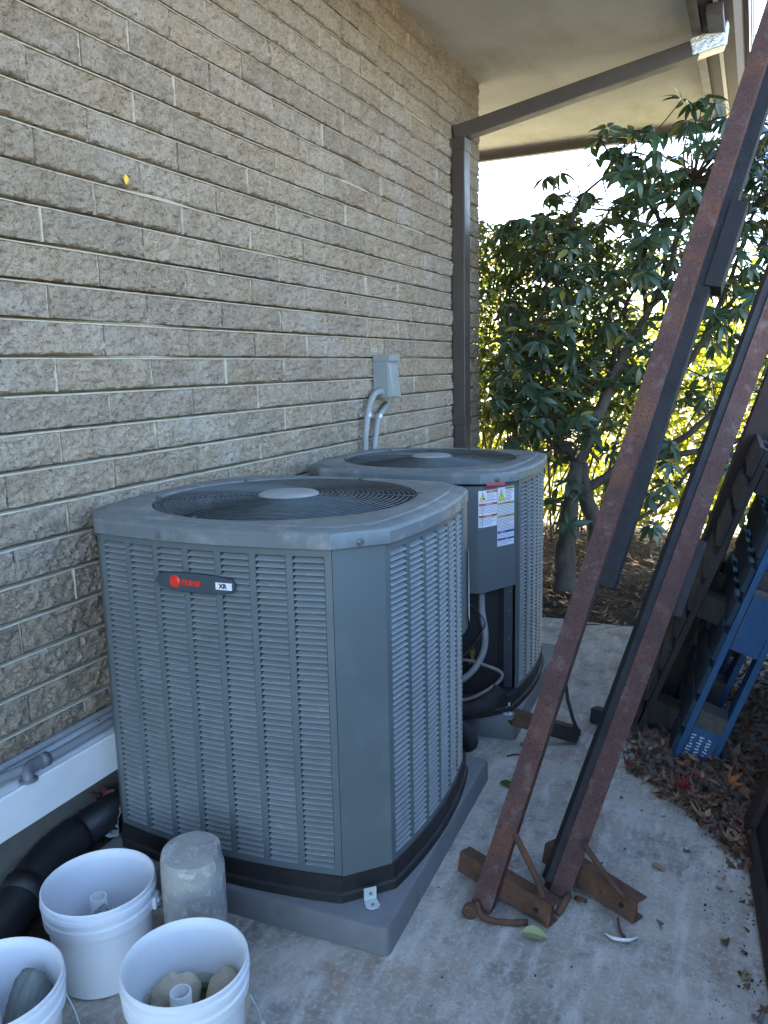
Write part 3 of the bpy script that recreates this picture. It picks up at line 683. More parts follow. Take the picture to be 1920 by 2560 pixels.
text_part('XR', .0165, M['inkblack'], badge, on_face(.071, zc, .0162), 'model_lettering', extrude=.0004, bold=.0007)
# clip brackets at the base of unit 1 and 2
def clip(x, y, rz, lab):
    t = thing('hold_down_clip', lab, 'bracket', (x, y, .078), rz)
    q = MB(); q.box((0, .004, .021), (.034, .0022, .036)); q.add([(-.017, .003, .003), (.017, .003, .003), (.019, -.022, .0035), (.010, -.034, .004), (-.010, -.034, .004), (-.019, -.022, .0035), (-.017, .003, .0005), (.017, .003, .0005), (.019, -.022, .001), (.010, -.034, .0015), (-.010, -.034, .0015), (-.019, -.022, .001)], [(0, 1, 2, 3, 4, 5)[::-1], (6, 7, 8, 9, 10, 11), (0, 1, 7, 6), (1, 2, 8, 7), (2, 3, 9, 8), (3, 4, 10, 9), (4, 5, 11, 10), (5, 0, 6, 11)])
    part('plate', q, M['galvpale'], t, bevel=.0008)
    q = MB(); q.tube([(0, .003, .024), (0, -.003, .024)], .004, 8); q.tube([(0, -.018, .004), (0, -.018, .007)], .0045, 8); part('clip_screw', q, M['screw'], t)
clip(.962, -.020, R(42), 'pale metal hold-down clip at the front right corner of the near unit')
clip(.118, -.035, R(-50), 'pale metal hold-down clip at the left corner of the near unit, beside the oak leaf')
clip(.965, 1.235, R(35), 'bent pale metal clip on the pad below the far unit')

# control panel on unit 2 (near right corner)
cp = MB(); cpz0, cpz1 = .592, 1.012
CP = [side_pt(0, .262, .003)[:2], side_pt(0, .30, .004)[:2], (.345, -.436), (.362, -.424), (.452, -.262), (.459, -.252)]
CPi = [side_pt(0, .262, -.012)[:2], side_pt(0, .30, -.012)[:2], (.337, -.420), (.352, -.410), (.442, -.256), (.446, -.246)]
n = len(CP)
vs = [(x, y, cpz0) for x, y in CP] + [(x, y, cpz1) for x, y in CP] + [(x, y, cpz0) for x, y in CPi] + [(x, y, cpz1) for x, y in CPi]
fs = [(i, i + 1, i + 1 + n, i + n) for i in range(n - 1)] + [(i + 2 * n, i + 3 * n, i + 1 + 3 * n, i + 1 + 2 * n) for i in range(n - 1)] + [(i, i + 2 * n, i + 1 + 2 * n, i + 1) for i in range(n - 1)] + [(i + n, i + 1 + n, i + 1 + 3 * n, i + 3 * n) for i in range(n - 1)] + [(0, n, 3 * n, 2 * n), (n - 1, 3 * n - 1, 4 * n - 1, 2 * n - 1)]
cp.add(vs, fs); cpanel = part('control_panel', cp, M['paint2'], u2)
q = MB(); q.add([(.255, -.44, cpz0), (.262, -.455, cpz0), (.345, -.432, cpz0), (.455, -.255, cpz0), (.36, -.20, cpz0), (.255, -.30, cpz0)], [(0, 1, 2, 3, 4, 5)]); part('control_box_floor', q, M['paint2'], u2)
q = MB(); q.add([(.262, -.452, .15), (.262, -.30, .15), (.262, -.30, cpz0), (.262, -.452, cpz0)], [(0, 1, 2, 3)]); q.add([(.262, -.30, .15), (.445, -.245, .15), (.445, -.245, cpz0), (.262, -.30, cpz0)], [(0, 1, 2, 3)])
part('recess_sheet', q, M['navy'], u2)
q = MB()
for (a, z) in ((.1, .50), (.55, .50), (.68, .50), (.62, .36), (.93, .48), (.93, .36), (.96, .56), (.3, .52)):
    x = .262 + (.445 - .262) * a; y = -.30 + .055 * a; q.tube([(x, y, z), (x + .001, y - .003, z)], .003, 8)
part('sheet_rivets', q, M['screw'], u2)
# labels
def chpt(t, z, o):
    A = V((.345, -.436, 0)); Bm = V((.362, -.424, 0)); C_ = V((.452, -.262, 0)); D = V((.459, -.252, 0))
    P = [A, Bm, C_, D]; ls = [(P[i + 1] - P[i]).length for i in range(3)]; s = t
    for i in range(3):
        if s <= ls[i] or i == 2:
            d = (P[i + 1] - P[i]).normalized(); p = P[i] + d * s; return p + V((d.y, -d.x, 0)) * o + V((0, 0, z))
        s -= ls[i]
def cbox(mb, t0, t1, z0, z1, o):
    n = max(1, int((t1 - t0) / .012))
    for k in range(n):
        a = t0 + (t1 - t0) * k / n; b = t0 + (t1 - t0) * (k + 1) / n
        A, B, C_, D = chpt(a, z0, o), chpt(b, z0, o), chpt(b, z1, o), chpt(a, z1, o); mb.add([A, B, C_, D], [(0, 1, 2, 3)])
def label_part(parent, t0, t1, z0, z1, nm): 
    q = MB(); cbox(q, t0, t1, z0, z1, .0012); return part(nm, q, M['white'], parent)
la = label_part(cpanel, .003, .103, .852, .995, 'warning_label'); lb = label_part(cpanel, .106, .205, .765, .998, 'caution_label')
def band(lp, t0, t1, z0, z1, m_, txt=None, tm=None, nm='colour_band', sz=None, tx=None):
    q = MB(); cbox(q, t0, t1, z0, z1, .0020); part(nm, q, m_, lp)
    if txt:
        tt = tx if tx is not None else (t0 + t1) / 2; p = chpt(tt, (z0 + z1) / 2, .0026); p2 = chpt(tt + .004, (z0 + z1) / 2, .0026); d = (p2 - p); d.z = 0; nn = V((d.y, -d.x, 0)); text_part(txt, sz or (z1 - z0) * .85, tm or M['white'], lp, frame(p, d, nn), 'band_lettering', extrude=.0001)
def lines(lp, t0, t1, z0, z1, m_, step=.0058, ln=.0018):
    q = MB(); z = z1
    while z > z0:
        t = t0; e = t1 - ru(0, .35) * (t1 - t0) * (rnd() < .4)
        while t < e:
            w_ = ru(.004, .012); cbox(q, t, min(t + w_, e), z - ln, z, .0017); t += w_ + .0016
        z -= step
    part('small_print', q, m_, lp, stuff=True)
band(la, .042, .102, .984, .992, M['orange'], 'WARNING'); band(la, .005, .102, .936, .945, M['orange'], 'WARNING'); band(la, .005, .102, .890, .899, M['orange'], 'WARNING')
lines(la, .045, .098, .955, .980, M['inkgrey']); lines(la, .008, .096, .949, .954, M['inkgrey']); lines(la, .008, .098, .903, .932, M['inkgrey']); lines(la, .008, .098, .857, .886, M['inkgrey'])
band(lb, .150, .204, .988, .996, M['ochre'], 'CAUTION', M['inkblack']); band(lb, .108, .204, .930, .9385, M['ochre'], 'CAUTION', M['inkblack'], tx=.165); band(lb, .108, .204, .879, .8875, M['ochre'], 'CAUTION', M['inkblack'], tx=.165)
band(lb, .107, .204, .816, .8245, M['inkblue'], 'NOTICE', tx=.135); band(lb, .107, .204, .788, .7955, M['inkblue'], 'AVIS', tx=.160)
lines(lb, .153, .201, .953, .985, M['inkblack']); lines(lb, .110, .200, .941, .951, M['inkblack']); lines(lb, .110, .201, .890, .927, M['inkblack']); lines(lb, .110, .201, .829, .876, M['inkblack']); lines(lb, .110, .200, .798, .813, M['inkgrey']); lines(lb, .110, .200, .768, .785, M['inkgrey'])
def tri(lp, t, z, w_, h_, bolt):
    for s_, o, m_, nm in ((1, .0019, M['inkblack'], 'triangle_border'), (.86, .0023, M['yellow'], 'warning_triangle')):
        q = MB(); q.add([chpt(t - w_ / 2 * s_, z - h_ * (.33 * s_), o), chpt(t + w_ / 2 * s_, z - h_ * (.33 * s_), o), chpt(t, z + h_ * .67 * s_, o)], [(0, 1, 2)]); part(nm, q, m_, lp)
    q = MB(); o = .0027
    if bolt: pts = [(.002, .011), (-.004, .001), (0, .002), (-.002, -.007), (.004, .003), (.0005, .002)]
    else: pts = [(-.003, -.005), (.009, -.005), (.006, 0), (.002, -.001), (.0, .004)]
    q.add([chpt(t + a, z + b, o) for a, b in pts], [tuple(range(len(pts)))]); part('warning_symbol', q, M['inkblack'], lp)
tri(la, .023, .966, .031, .030, False); tri(lb, .129, .962, .036, .042, True)
# red sticker on the cap lip of unit 2
q = MB(); p0 = V((.345, -.436, 0)); 
A = V(side_pt(0, AX, .016)[:2] + (0,)); B = V(side_pt(1, -AY, .016)[:2] + (0,)); d = (B - A).normalized(); nn = V((d.y, -d.x, 0))
q.box((A + B) / 2 + nn * .0008 + V((0, 0, 1.0185)) - d * .008, (.085, .0012, .010), Matrix.Rotation(math.atan2(d.y, d.x), 3, 'Z')); part('red_sticker', q, M['pinkred'], u2)
# control corner of unit 1 (far right), with a white sheet label
q = MB(); A = side_pt(1, .272, .004); B = V(side_pt(2, -.302, .004)[:2]); 
pts = [A[:2], (.462, .345), (.452, .362), (.352, .425), tuple(B)]
pin = [(x * .965, y * .965) for x, y in pts]; n = 5
vs = [(x, y, z) for z in (.592, 1.012) for x, y in pts] + [(x, y, z) for z in (.592, 1.012) for x, y in pin]
q.add(vs, [(i, i + 1, i + 1 + n, i + n) for i in range(4)] + [(i + 2 * n, i + 3 * n, i + 1 + 3 * n, i + 1 + 2 * n) for i in range(4)] + [(i, i + 2 * n, i + 1 + 2 * n, i + 1) for i in range(4)] + [(i + n, i + 1 + n, i + 1 + 3 * n, i + 3 * n) for i in range(4)] + [(0, n, 3 * n, 2 * n)]); cp1 = part('control_panel', q, M['paint2'], u1)
q = MB(); q.add([(.472, .325, .86), (.466, .347, .86), (.466, .347, .63), (.473, .331, .615), (.472, .325, .64)], [(0, 1, 2, 3, 4)]); q.add([(.466, .347, .86), (.458, .366, .86), (.455, .366, .66), (.466, .347, .63)], [(0, 1, 2, 3)]); part('torn_label', q, M['white'], cp1, label='white torn label at the panel edge')
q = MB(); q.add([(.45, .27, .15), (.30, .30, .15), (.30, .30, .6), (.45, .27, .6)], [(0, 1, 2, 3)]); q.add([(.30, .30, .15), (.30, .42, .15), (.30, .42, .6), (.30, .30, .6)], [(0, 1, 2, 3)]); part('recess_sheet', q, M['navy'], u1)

# service bits at the corner of unit 2 (world coordinates)
wh = thing('electrical_whip', 'grey flexible conduit hanging from the control panel of the far unit', 'conduit')
part('hose', ribbed([(.868, 1.215, .60), (.872, 1.205, .50), (.89, 1.19, .41), (.882, 1.18, .33), (.84, 1.15, .255), (.77, 1.12, .215), (.62, 1.10, .205)], .0135, pitch=.006, amp=.04), M['pvcgrey'], wh, True)
q = MB(); q.tube([(.868, 1.216, .592), (.868, 1.214, .57)], .019, 12); part('connector', q, M['pvcdark'], wh, True)
q = MB(); q.tube([(.86, 1.215, .595), (.80, 1.2, .545), (.85, 1.19, .51), (.895, 1.17, .47), (.885, 1.165, .43), (.845, 1.15, .36), (.80, 1.13, .325), (.70, 1.12, .31)], .0028, 6, smooth_n=5)
tag(link('thermostat_cable', q.mesh('thermostat_cable', M['brown'], True)), 'thin brown cable looping beside the grey conduit of the far unit', 'cable')
bv = thing('service_valve', 'brass service valve with cap behind the near unit edge', 'valve')
q = MB(); q.tube([(.838, 1.19, .345), (.838, 1.19, .318)], .012, 8); q.tube([(.838, 1.19, .322), (.838, 1.19, .27)], .008, 10); q.tube([(.838, 1.19, .30), (.836, 1.165, .295)], .0085, 8); part('valve_stem', q, M['brass'], bv)
q = MB(); q.box((.838, 1.20, .262), (.04, .04, .05)); part('valve_body', q, M['black'], bv, bevel=.006)
q = MB(); q.tube([(.72, 1.13, .30), (.82, 1.16, .305), (.90, 1.17, .29), (.955, 1.18, .268), (.962, 1.17, .245), (.93, 1.14, .215), (.86, 1.10, .175), (.76, 1.07, .155), (.6, 1.06, .15)], .0072, 8, smooth_n=5)
tag(link('refrigerant_tube', q.mesh('refrigerant_tube', M['copper'], True)), 'thin grey refrigerant tube bent in a loop in front of the far unit', 'tube')
q = MB()
for (pts, r) in (([(.955, 1.165, .205), (.93, 1.13, .165), (.88, 1.10, .135), (.80, 1.08, .12), (.68, 1.06, .115), (.5, 1.04, .115)], .034), ([(.92, 1.19, .17), (.86, 1.16, .14), (.76, 1.13, .125), (.6, 1.10, .12)], .030)):
    P = [V(p) for p in pts]; mb = MB(); mb.tube(P, r, 14, smooth_n=6)
    for v in mb.v:
        k = 1; q.v
    o_ = len(q.v); q.add([V(v) + V((noise.noise(V(v) * 40), noise.noise(V(v) * 40 + V((5, 0, 0))), noise.noise(V(v) * 40 + V((0, 5, 0))))) * .005 for v in mb.v], mb.f)
tag(link('pipe_insulation', q.mesh('pipe_insulation', M['foam'], True)), 'crumpled black foam pipe insulation on the pad before the far unit', 'insulation')
q = MB(); mb = MB(); mb.tube([(.86, .93, .13), (.905, .915, .125), (.915, .93, .08), (.88, .96, .05)], .03, 12, smooth_n=5)
q.add([V(v) + V((noise.noise(V(v) * 40), noise.noise(V(v) * 40 + V((5, 0, 0))), 0)) * .006 for v in mb.v], mb.f)
tag(link('pipe_insulation', q.mesh('pipe_insulation', M['foam'], True)), 'black insulated pipe end between the two units, behind the near one', 'insulation')
# pads
def pad(x, y, hx, hy, rz, lab, cat='equipment pad'):
    q = MB(); c, s = cos(rz), sin(rz)
    def rr(hx, hy, r, z, n=5):
        pts = []
        for (sx, sy, a0) in ((1, -1, -pi / 2), (1, 1, 0), (-1, 1, pi / 2), (-1, -1, pi)):
            for i in range(n + 1):
                a = a0 + pi / 2 * i / n; px, py = sx * (hx - r) + r * cos(a), sy * (hy - r) + r * sin(a); pts.append((x + px * c - py * s, y + px * s + py * c, z))
        return pts
    L_ = [rr(hx, hy, .018, .0015), rr(hx - .002, hy - .002, .018, .066), rr(hx - .005, hy - .005, .018, .0735), rr(hx - .012, hy - .012, .018, .077)]
    n = len(L_[0]); vs = sum(L_, [])
    q.add(vs, [(k * n + i, k * n + (i + 1) % n, (k + 1) * n + (i + 1) % n, (k + 1) * n + i) for k in range(3) for i in range(n)] + [tuple(range(n))[::-1], tuple(range(3 * n, 4 * n))])
    me = q.mesh('equipment_pad', M['pad']); smooth_by_angle(me, .5); return tag(link('equipment_pad', me), lab, cat)
pad(.566, .357, .465, .475, R(2), 'grey plastic pad under the near air conditioner')
pad(.523, 1.615, .48, .475, R(2.3), 'grey plastic pad under the far air conditioner')

# ------------------------------------------------------------------ rusty steel posts
def post(label, f0, top, nrm, wd, dp, arm, arm_mat, rods, second=None, block=None, stub=None, extra=None, cut=0):
    t = thing('rusty_steel_post', label, 'steel post')
    q = MB(); q.channel(f0, top, wd, dp, nrm); me = q.mesh('upright', M['rust']); o = link('upright', me, t)
    if arm:
        a, b = V(arm[0]), V(arm[1]); d = (b - a).normalized()
        q = MB(); q.channel(a, b, .060, .045, V((d.y, -d.x, .12)), t=.004); q.add([b + V((0, 0, -.028)), b + V((0, 0, .03)), b + V((-.0, .045, .03)), b + V((0, .045, -.028))], [(0, 1, 2, 3)]); part('cross_arm', q, M[arm_mat], t)
        q = MB(); e = a.lerp(b, .86) + V((d.y, -d.x, 0)) * .002; q.tube([e + V((0, 0, -.004)), e + V((d.y * .004, -d.x * .004, -.004))], .007, 12); part('bolt_hole', q, M['coil'], t)
    for (pts, r) in rods:
        q = MB(); q.tube(pts, r, 8, smooth_n=3); part('brace_rod', q, M['rust2'], t, True)
    if second: q = MB(); q.channel(second[0], second[1], second[2], .035, second[3]); part('side_rail', q, M['oxide'], t, label='dark rail along the side of the post')
    if block: q = MB(); q.bar(block[0], block[1], block[2], .06, up=(0, -1, .3)); part('stop_block', q, M['black_steel'], t, bevel=.003)
    if stub: q = MB(); q.bar(stub[0], stub[1], stub[2], .03, up=(0, -1, .3)); part('stub_plate', q, M['oxide'], t, bevel=.004)
    return t
A0, A1 = V((1.205, .150, .012)), V((1.731, 1.146, 2.26)); dA = (A1 - A0).normalized()
B0_, B1 = V((1.392, .262, .030)), V((1.912, 1.24, 1.864)); dB = (B1 - B0_).normalized()
camn = lambda p: (CAM - V(p)).normalized()
nA = camn(A0.lerp(A1, .5)); nA = (Matrix.Rotation(R(-14), 3, dA) @ nA)
nB = camn(B0_.lerp(B1, .5)); nB = (Matrix.Rotation(R(22), 3, dB) @ nB)
rA = dA.cross(nA).normalized(); rB = dB.cross(nB).normalized()
if rA.x < 0: rA = -rA
if rB.x < 0: rB = -rB
postA = post('tall rusty post leaning right, nearest the air conditioners, bent rod at its foot', A0, A0 + dA * 3.05, nA, .056, .036,
     ((1.105, .262, .058), (1.392, .160, .036)), 'rust2',
     [([(1.275, .235, .20), (1.34, .215, .10), (1.385, .175, .03)], .009), ([(1.195, .150, .03), (1.222, .125, .009), (1.28, .128, .009), (1.335, .150, .010)], .008)],
     second=(A0 + dA * .93 + rA * .048 - nA * .03, A0 + dA * 3.05 + rA * .045 - nA * .03, .042, nA),
     block=(A0 + dA * 1.86 + rA * .072 - nA * .055, A0 + dA * 2.14 + rA * .072 - nA * .055, .05))
cur = MB(); 
for k in range(4): cur.torus((0, 0, .004 * k), .018 - .003 * k, .0045, 20, 6)
o = part('coiled_foot', cur, M['rust2'], postA, True); o.location = (1.183, .128, .014); o.rotation_euler = (R(50), R(-20), 0)
postB = post('tall rusty post leaning right, the right one of the two front posts', B0_, B0_ + dB * 2.9, nB, .057, .050,
     ((1.318, .392, .060), (1.592, .262, .036)), 'rust2',
     [([(1.445, .31, .17), (1.51, .295, .10), (1.565, .275, .06)], .008), ([(1.398, .215, .008), (1.418, .268, .035)], .010), ([(1.43, .30, .008), (1.46, .28, .02)], .006)],
     second=(B0_ + dB * .02 - rB * .036 - nB * .006, B0_ + dB * 2.9 - rB * .042 - nB * .006, .022, nB),  # added rail, makes the left side of this post black
     stub=(B0_ + dB * .83 + rB * .044 - nB * .02, B0_ + dB * 1.07 + rB * .044 - nB * .02, .035))
# third, darker one farther back
C0, C1 = V((1.485, 1.74, .02)), V((1.868, 2.056, 1.281)); dC = (C1 - C0).normalized(); nC = Matrix.Rotation(R(12), 3, dC) @ camn(C0.lerp(C1, .5))
t = thing('dark_steel_post', 'dark red-brown steel post leaning right behind the two rusty posts', 'steel post')
q = MB(); q.channel(C0, C0 + dC * 3.0, .105, .06, nC); part('upright', q, M['darkred'], t)
rC = dC.cross(nC).normalized(); rC = rC if rC.x > 0 else -rC
q = MB(); q.bar(C0 + dC * 1.02 + rC * .055 - nC * .03, C0 + dC * 1.30 + rC * .075 - nC * .03, .06, .05, up=nC); part('side_bracket', q, M['oldwood'], t, bevel=.004)
q = MB(); q.add([(1.42, 1.72, .050), (1.50, 1.70, .060), (1.60, 1.68, .030), (1.62, 1.66, .012), (1.54, 1.62, .008), (1.46, 1.64, .010), (1.42, 1.72, .044), (1.50, 1.70, .054), (1.60, 1.68, .024), (1.62, 1.66, .006), (1.54, 1.62, .002), (1.46, 1.64, .004)], [(0, 1, 5), (1, 2, 5), (2, 4, 5), (2, 3, 4), (6, 11, 7), (7, 11, 8), (8, 11, 10), (8, 10, 9), (0, 5, 11, 6), (5, 4, 10, 11), (4, 3, 9, 10), (3, 2, 8, 9)]); part('foot_plate', q, M['darkred'], t)
q = MB(); q.tube([(1.475, 1.672, .030), (1.476, 1.669, .0335)], .009, 12); part('bolt_hole', q, M['coil'], t)
# far cross arm of the pair
t = thing('rusty_cross_arm', 'loose dark cross arm with upright thin rod, lying behind the first rusty post', 'steel bracket')
q = MB(); a, b = V((1.035, 1.085, .128)), V((1.258, 1.215, .035)); q.channel(a, a.lerp(b, .45), .056, .045, (.35, -.93, .1)); part('arm_end', q, M['rust2'], t, label='orange rusty end')
q = MB(); q.channel(a.lerp(b, .45), b, .056, .045, (.35, -.93, .1)); q.add([b + V((.001, 0, -.028)), b + V((.001, 0, .028)), b + V((-.012, .04, .028)), b + V((-.012, .04, -.028))], [(0, 1, 2, 3)]); part('arm_body', q, M['oxide'], t)
q = MB(); q.tube([(1.192, 1.25, .262), (1.207, 1.24, .17), (1.232, 1.225, .10), (1.262, 1.205, .045)], .007, 8); part('thin_rod', q, M['oxide'], t, True)
q = MB(); q.tube([(1.228, 1.188, .030), (1.229, 1.184, .030)], .006, 10); part('bolt_hole', q, M['coil'], t)
q = MB(); q.channel((1.262, 1.43, .035), (1.40, 1.38, .035), .06, .05, (.35, -.93, .1)); 
tag(link('rusty_arm_stub', q.mesh('rusty_arm_stub', M['oxide'])), 'short dark steel stub on the slab left of the second rusty post', 'steel bracket')

# ------------------------------------------------------------------ pallets
def pallet(label, loc, tilt, rz, mats, W=.8, Lh=1.2, seed=1, stencil=False):
    """local: z up along the length, x thickness, y width (away)."""
    t = thing('wooden_pallet', label, 'pallet', loc); t.rotation_euler = Euler((0, tilt, rz)); random.seed(seed)
    rail, board, blockm = mats; T = .142
    def bd(c, s, m_, nm, j=.003):
        q = MB(); q.box(c, s, Euler((ru(-.01, .01), ru(-.006, .006), ru(-.01, .01))).to_matrix()); return part(nm, q, m_, t, bevel=.002)
    for k in range(3):
        y = .05 + (W - .1) * k / 2
        for xx in (.011, T - .011): bd((xx, y, Lh / 2), (.022, .098, Lh), rail, 'stringer_board')
        for z in (.112, Lh / 2 - .02, Lh - .112):
            bb = bd((T / 2, y, z), (T - .046, .10, .215 if seed == 3 else .09), blockm[0] if k == 0 else blockm[1], 'block')
            if k == 0 and seed == 3:
                q = MB(); q.box((T / 2, y - .0515, z - .03 if z < .5 else z), (T - .05, .002, .145 if z < .5 else .21)); p_ = part('paint_patch', q, rail, bb)
    for z in [.05, .19, .33, .47, .60, .73, .87, 1.01, 1.15]: bd((-.010, W / 2, z), (.018, W, .09 if rnd() < .5 else .11), board, 'deck_board')
    for z in [.05, .60, 1.15]: bd((T + .010, W / 2, z), (.018, W, .10), board, 'bottom_board')
    return t
pl = pallet('blue block pallet standing on end and leaning right, white stencil on its lowest block', (1.597, 1.235, .006), R(18.5), R(3), (M['blue'], M['bluedull'], (M['blockwood'], M['blockwood'])), seed=3)
# stencil marks on the lowest block (illegible white overspray lettering)
q = MB(); random.seed(5)
for row in range(3):
    for i in range(9):
        x = .035 + .027 * row; z = .022 + .0125 * i
        if rnd() < .85: q.box((x + ru(-.002, .002), -.0045, z), (ru(.008, .018), .0012, ru(.002, .005)), Euler((0, ru(-.5, .5), 0)).to_matrix())
        if rnd() < .6: q.box((x + ru(-.007, .007), -.0045, z), (.0022, .0012, ru(.006, .011)))
part('stencil_mark', q, M['stencil'], pl)
pallet('old dark unpainted pallet leaning right, directly left of the blue pallet', (1.44, 1.42, .004), R(20), R(2), (M['oldwood'], M['oldwood'], (M['oldwood'], M['oldwood'])), seed=4)
pallet('worn blue-black pallet leaning between the other pallets and the bed, farthest back', (1.60, 2.10, -.02), R(21), R(-4), (M['oldwood'], M['bluedull'], (M['blockwood'], M['oldwood'])), seed=6)
# black steel leaning panel at right
t = thing('leaning_steel_sheet', 'black sheet in a rust-brown channel frame, leaning at the right edge of the slab', 'steel panel')
e0, e1 = V((1.838, .835, .012)), V((1.985, -.72, .012)); upv = V((.30, .03, .95)).normalized(); dd = (e1 - e0).normalized(); nn = dd.cross(upv).normalized()
if nn.x > 0: nn = -nn
q = MB(); q.add([e0 + nn * -.02, e1 + nn * -.02, e1 + nn * -.02 + upv * 1.0, e0 + nn * -.02 + upv * 1.0, e0 + nn * -.028, e1 + nn * -.028, e1 + nn * -.028 + upv * 1.0, e0 + nn * -.028 + upv * 1.0], [(0, 1, 2, 3), (4, 7, 6, 5), (3, 2, 6, 7)]); part('sheet_panel', q, M['black_steel'], t)
q = MB(); q.channel(e0 + upv * .022, e1 + upv * .022, .04, .05, nn); part('bottom_channel', q, M['darkred'], t)
q = MB(); q.channel(e0 + dd * .02 + upv * .02, e0 + dd * .02 + upv * 1.0, .085, .05, nn); part('side_channel', q, M['darkred'], t)
q = MB(); q.channel(e1 - dd * .02 + upv * .04, e1 - dd * .02 + upv * 1.0, .05, .05, nn); part('side_channel', q, M['darkred'], t)
t = thing('black_sheet', 'low black sheet added to darken the gap right of the blue pallet', 'steel sheet')  # added sheet, covers the bright slab so the gap looks near-black
q = MB(); a, b = V((1.935, .93, .235)), V((2.04, 2.25, .235)); q.bar(a, b, .006, .46); part('sheet_panel', q, M['black_steel'], t)
q = MB(); q.bar(a + V((.012, .01, .225)), b + V((.012, -.01, .225)), .03, .03); part('top_rail', q, M['darkred'], t)
# ------------------------------------------------------------------ fence that the leaning things rest against (mostly out of frame)
fn = thing('board_fence', 'weathered grey board fence behind the leaning steel at far right', 'fence')
for k in range(22):
    q = MB(); q.box((2.42, -2.0 + .152 * k, .62), (.02, .148, 1.36)); part('fence_board', q, M['fence'], fn)
for z in (.25, 1.1): q = MB(); q.box((2.455, -.40, z), (.045, 3.36, .09)); part('fence_rail', q, M['fence'], fn)

# ------------------------------------------------------------------ buckets, cylinder, contents
def bucket(label, x, y, Rr, h, mt, handle, rz=0):
    t = thing('white_bucket', label, 'bucket', (x, y, .001), rz); rb = Rr * .84
    q = MB(); pf = [(0, 0), (rb - .008, 0), (rb, .005)]
    def rad(z): return rb + (Rr * .955 - rb) * z / h
    pf += [(rad(h * .70), h * .70), (rad(h * .70) + .009, h * .705), (rad(h * .72) + .010, h * .80), (rad(h * .80) + .004, h * .815), (rad(h * .88) + .003, h * .875), (rad(h * .88) + .010, h * .885), (rad(h * .9) + .009, h * .925), (rad(h * .93) + .003, h * .935), (rad(h * .96) + .003, h * .965), (Rr, h * .972), (Rr, h * .992), (Rr - .003, h), (Rr - .006, h * .99), (rad(h * .9) - .004, h * .9), (rb - .004, .006), (0, .006)]
    q.lathe(pf, n=72); me = q.mesh('body', mt); smooth_by_angle(me, .8); link('body', me, t)
    hz = h * .76; a = handle
    for s in (1, -1):
        q = MB(); q.box((s * (rad(hz) + .012), 0, hz), (.010, .034, .030)); q.tube([(s * (rad(hz) + .015), 0, hz), (s * (rad(hz) + .021), 0, hz)], .007, 10); part('handle_ear', q, mt, t, bevel=.003)
    # bail hanging down on one side (local -y or +y)
    q = MB(); rr = rad(hz) + .020; pts = []
    for i in range(25):
        th = pi * i / 24; px = rr * cos(th); py = a * sin(th) * (rr + .012) ; pz = hz - sin(th) * hz * .80; pts.append((px, py, pz))
    q.tube(pts, .0019, 6); part('wire_handle', q, M['galv'], t, True)
    q = MB(); q.tube(pts[10:15], .0075, 10); part('hand_grip', q, M['bucket'], t, True)
    return t
bucket('middle white bucket with a short pipe and clear plastic inside, next to the concrete cylinder', .415, -.402, .133, .238, M['bucket'], 1, R(25))
bucket('front white bucket with two rocks, a pipe stub and green algae inside', .785, -.540, .131, .245, M['bucket_algae'], -1, R(120))
bucket('leftmost white bucket, cut by the picture edge, with one grey rock inside', .462, -.742, .135, .240, M['bucket'], 1, R(-70))
def pvc(x, y, z0, z1, r, lab, tilt=(0, 0)):
    q = MB(); h_ = z1 - z0; q.lathe([(r, 0), (r, h_ - .002), (r - .001, h_), (r - .004, h_), (r - .0045, h_ - .002), (r - .0045, 0)], n=28); me = q.mesh('pvc_pipe_stub', M['pvc']); smooth_by_angle(me, .6)
    o = link('pvc_pipe_stub', me, None, (x, y, z0)); o.rotation_euler = (tilt[0], tilt[1], 0); return tag(o, lab, 'pipe')
pvc(.372, -.368, .008, .160, .021, 'short white pipe standing in the middle bucket'); pvc(.785, -.560, .008, .185, .0225, 'white pipe stub standing between the two rocks in the front bucket'); pvc(.468, -.765, .008, .195, .0225, 'white pipe stub beside the grey rock in the left bucket')
def rock(x, y, z, sx, sy, sz, mt, lab, seed, rz=0, rx=0):
    bm = bmesh.new(); bmesh.ops.create_icosphere(bm, subdivisions=4, radius=1)
    for v in bm.verts:
        p = v.co.normalized(); f = 1 + .22 * noise.noise(p * 1.3 + V((seed, 0, 0))) + .09 * noise.noise(p * 3.1 + V((0, seed, 0))) + .04 * noise.noise(p * 8)
        v.co = V((p.x * sx * f, p.y * sy * f, p.z * sz * f))
    me = bpy.data.meshes.new('rock'); bm.to_mesh(me); bm.free(); me.materials.append(mt); me.polygons.foreach_set('use_smooth', [True] * len(me.polygons))
    o = link('rock', me, None, (x, y, z)); o.rotation_euler = (rx, 0, rz); return tag(o, lab, 'rock')
rock(.728, -.512, .095, .036, .060, .074, M['rock_tan'], 'tan rock on the left inside the front bucket', 1.3, R(-30), R(12)); rock(.834, -.472, .105, .044, .036, .074, M['rock_tan'], 'pale angular rock at the back of the front bucket', 4.4, R(20), R(-8))
rock(.478, -.682, .11, .052, .044, .095, M['rock_grey'], 'smooth grey-green striped rock in the left bucket', 8.1, R(20), R(-14))
q = MB(); q.lathe([(0, 0), (.1130, 0)], n=48); o = link('bucket_water', q.mesh('bucket_water', M['algae_water']), None, (.785, -.540, .082)); tag(o, 'shallow murky green water in the bottom of the front bucket', 'water')
q = MB(); na = 72
for k in range(na):
    a = 2 * pi * k / na; nb = noise.noise(V((cos(a) * 2.2, sin(a) * 2.2, 5)))
    for z in (.079, .095 + .02 * nb, .118 + .035 * nb): rr = .1096 - .004 - .0012 + (.1251 - .1096) * z / .245; q.v.append((.785 + rr * cos(a), -.540 + rr * sin(a), z))
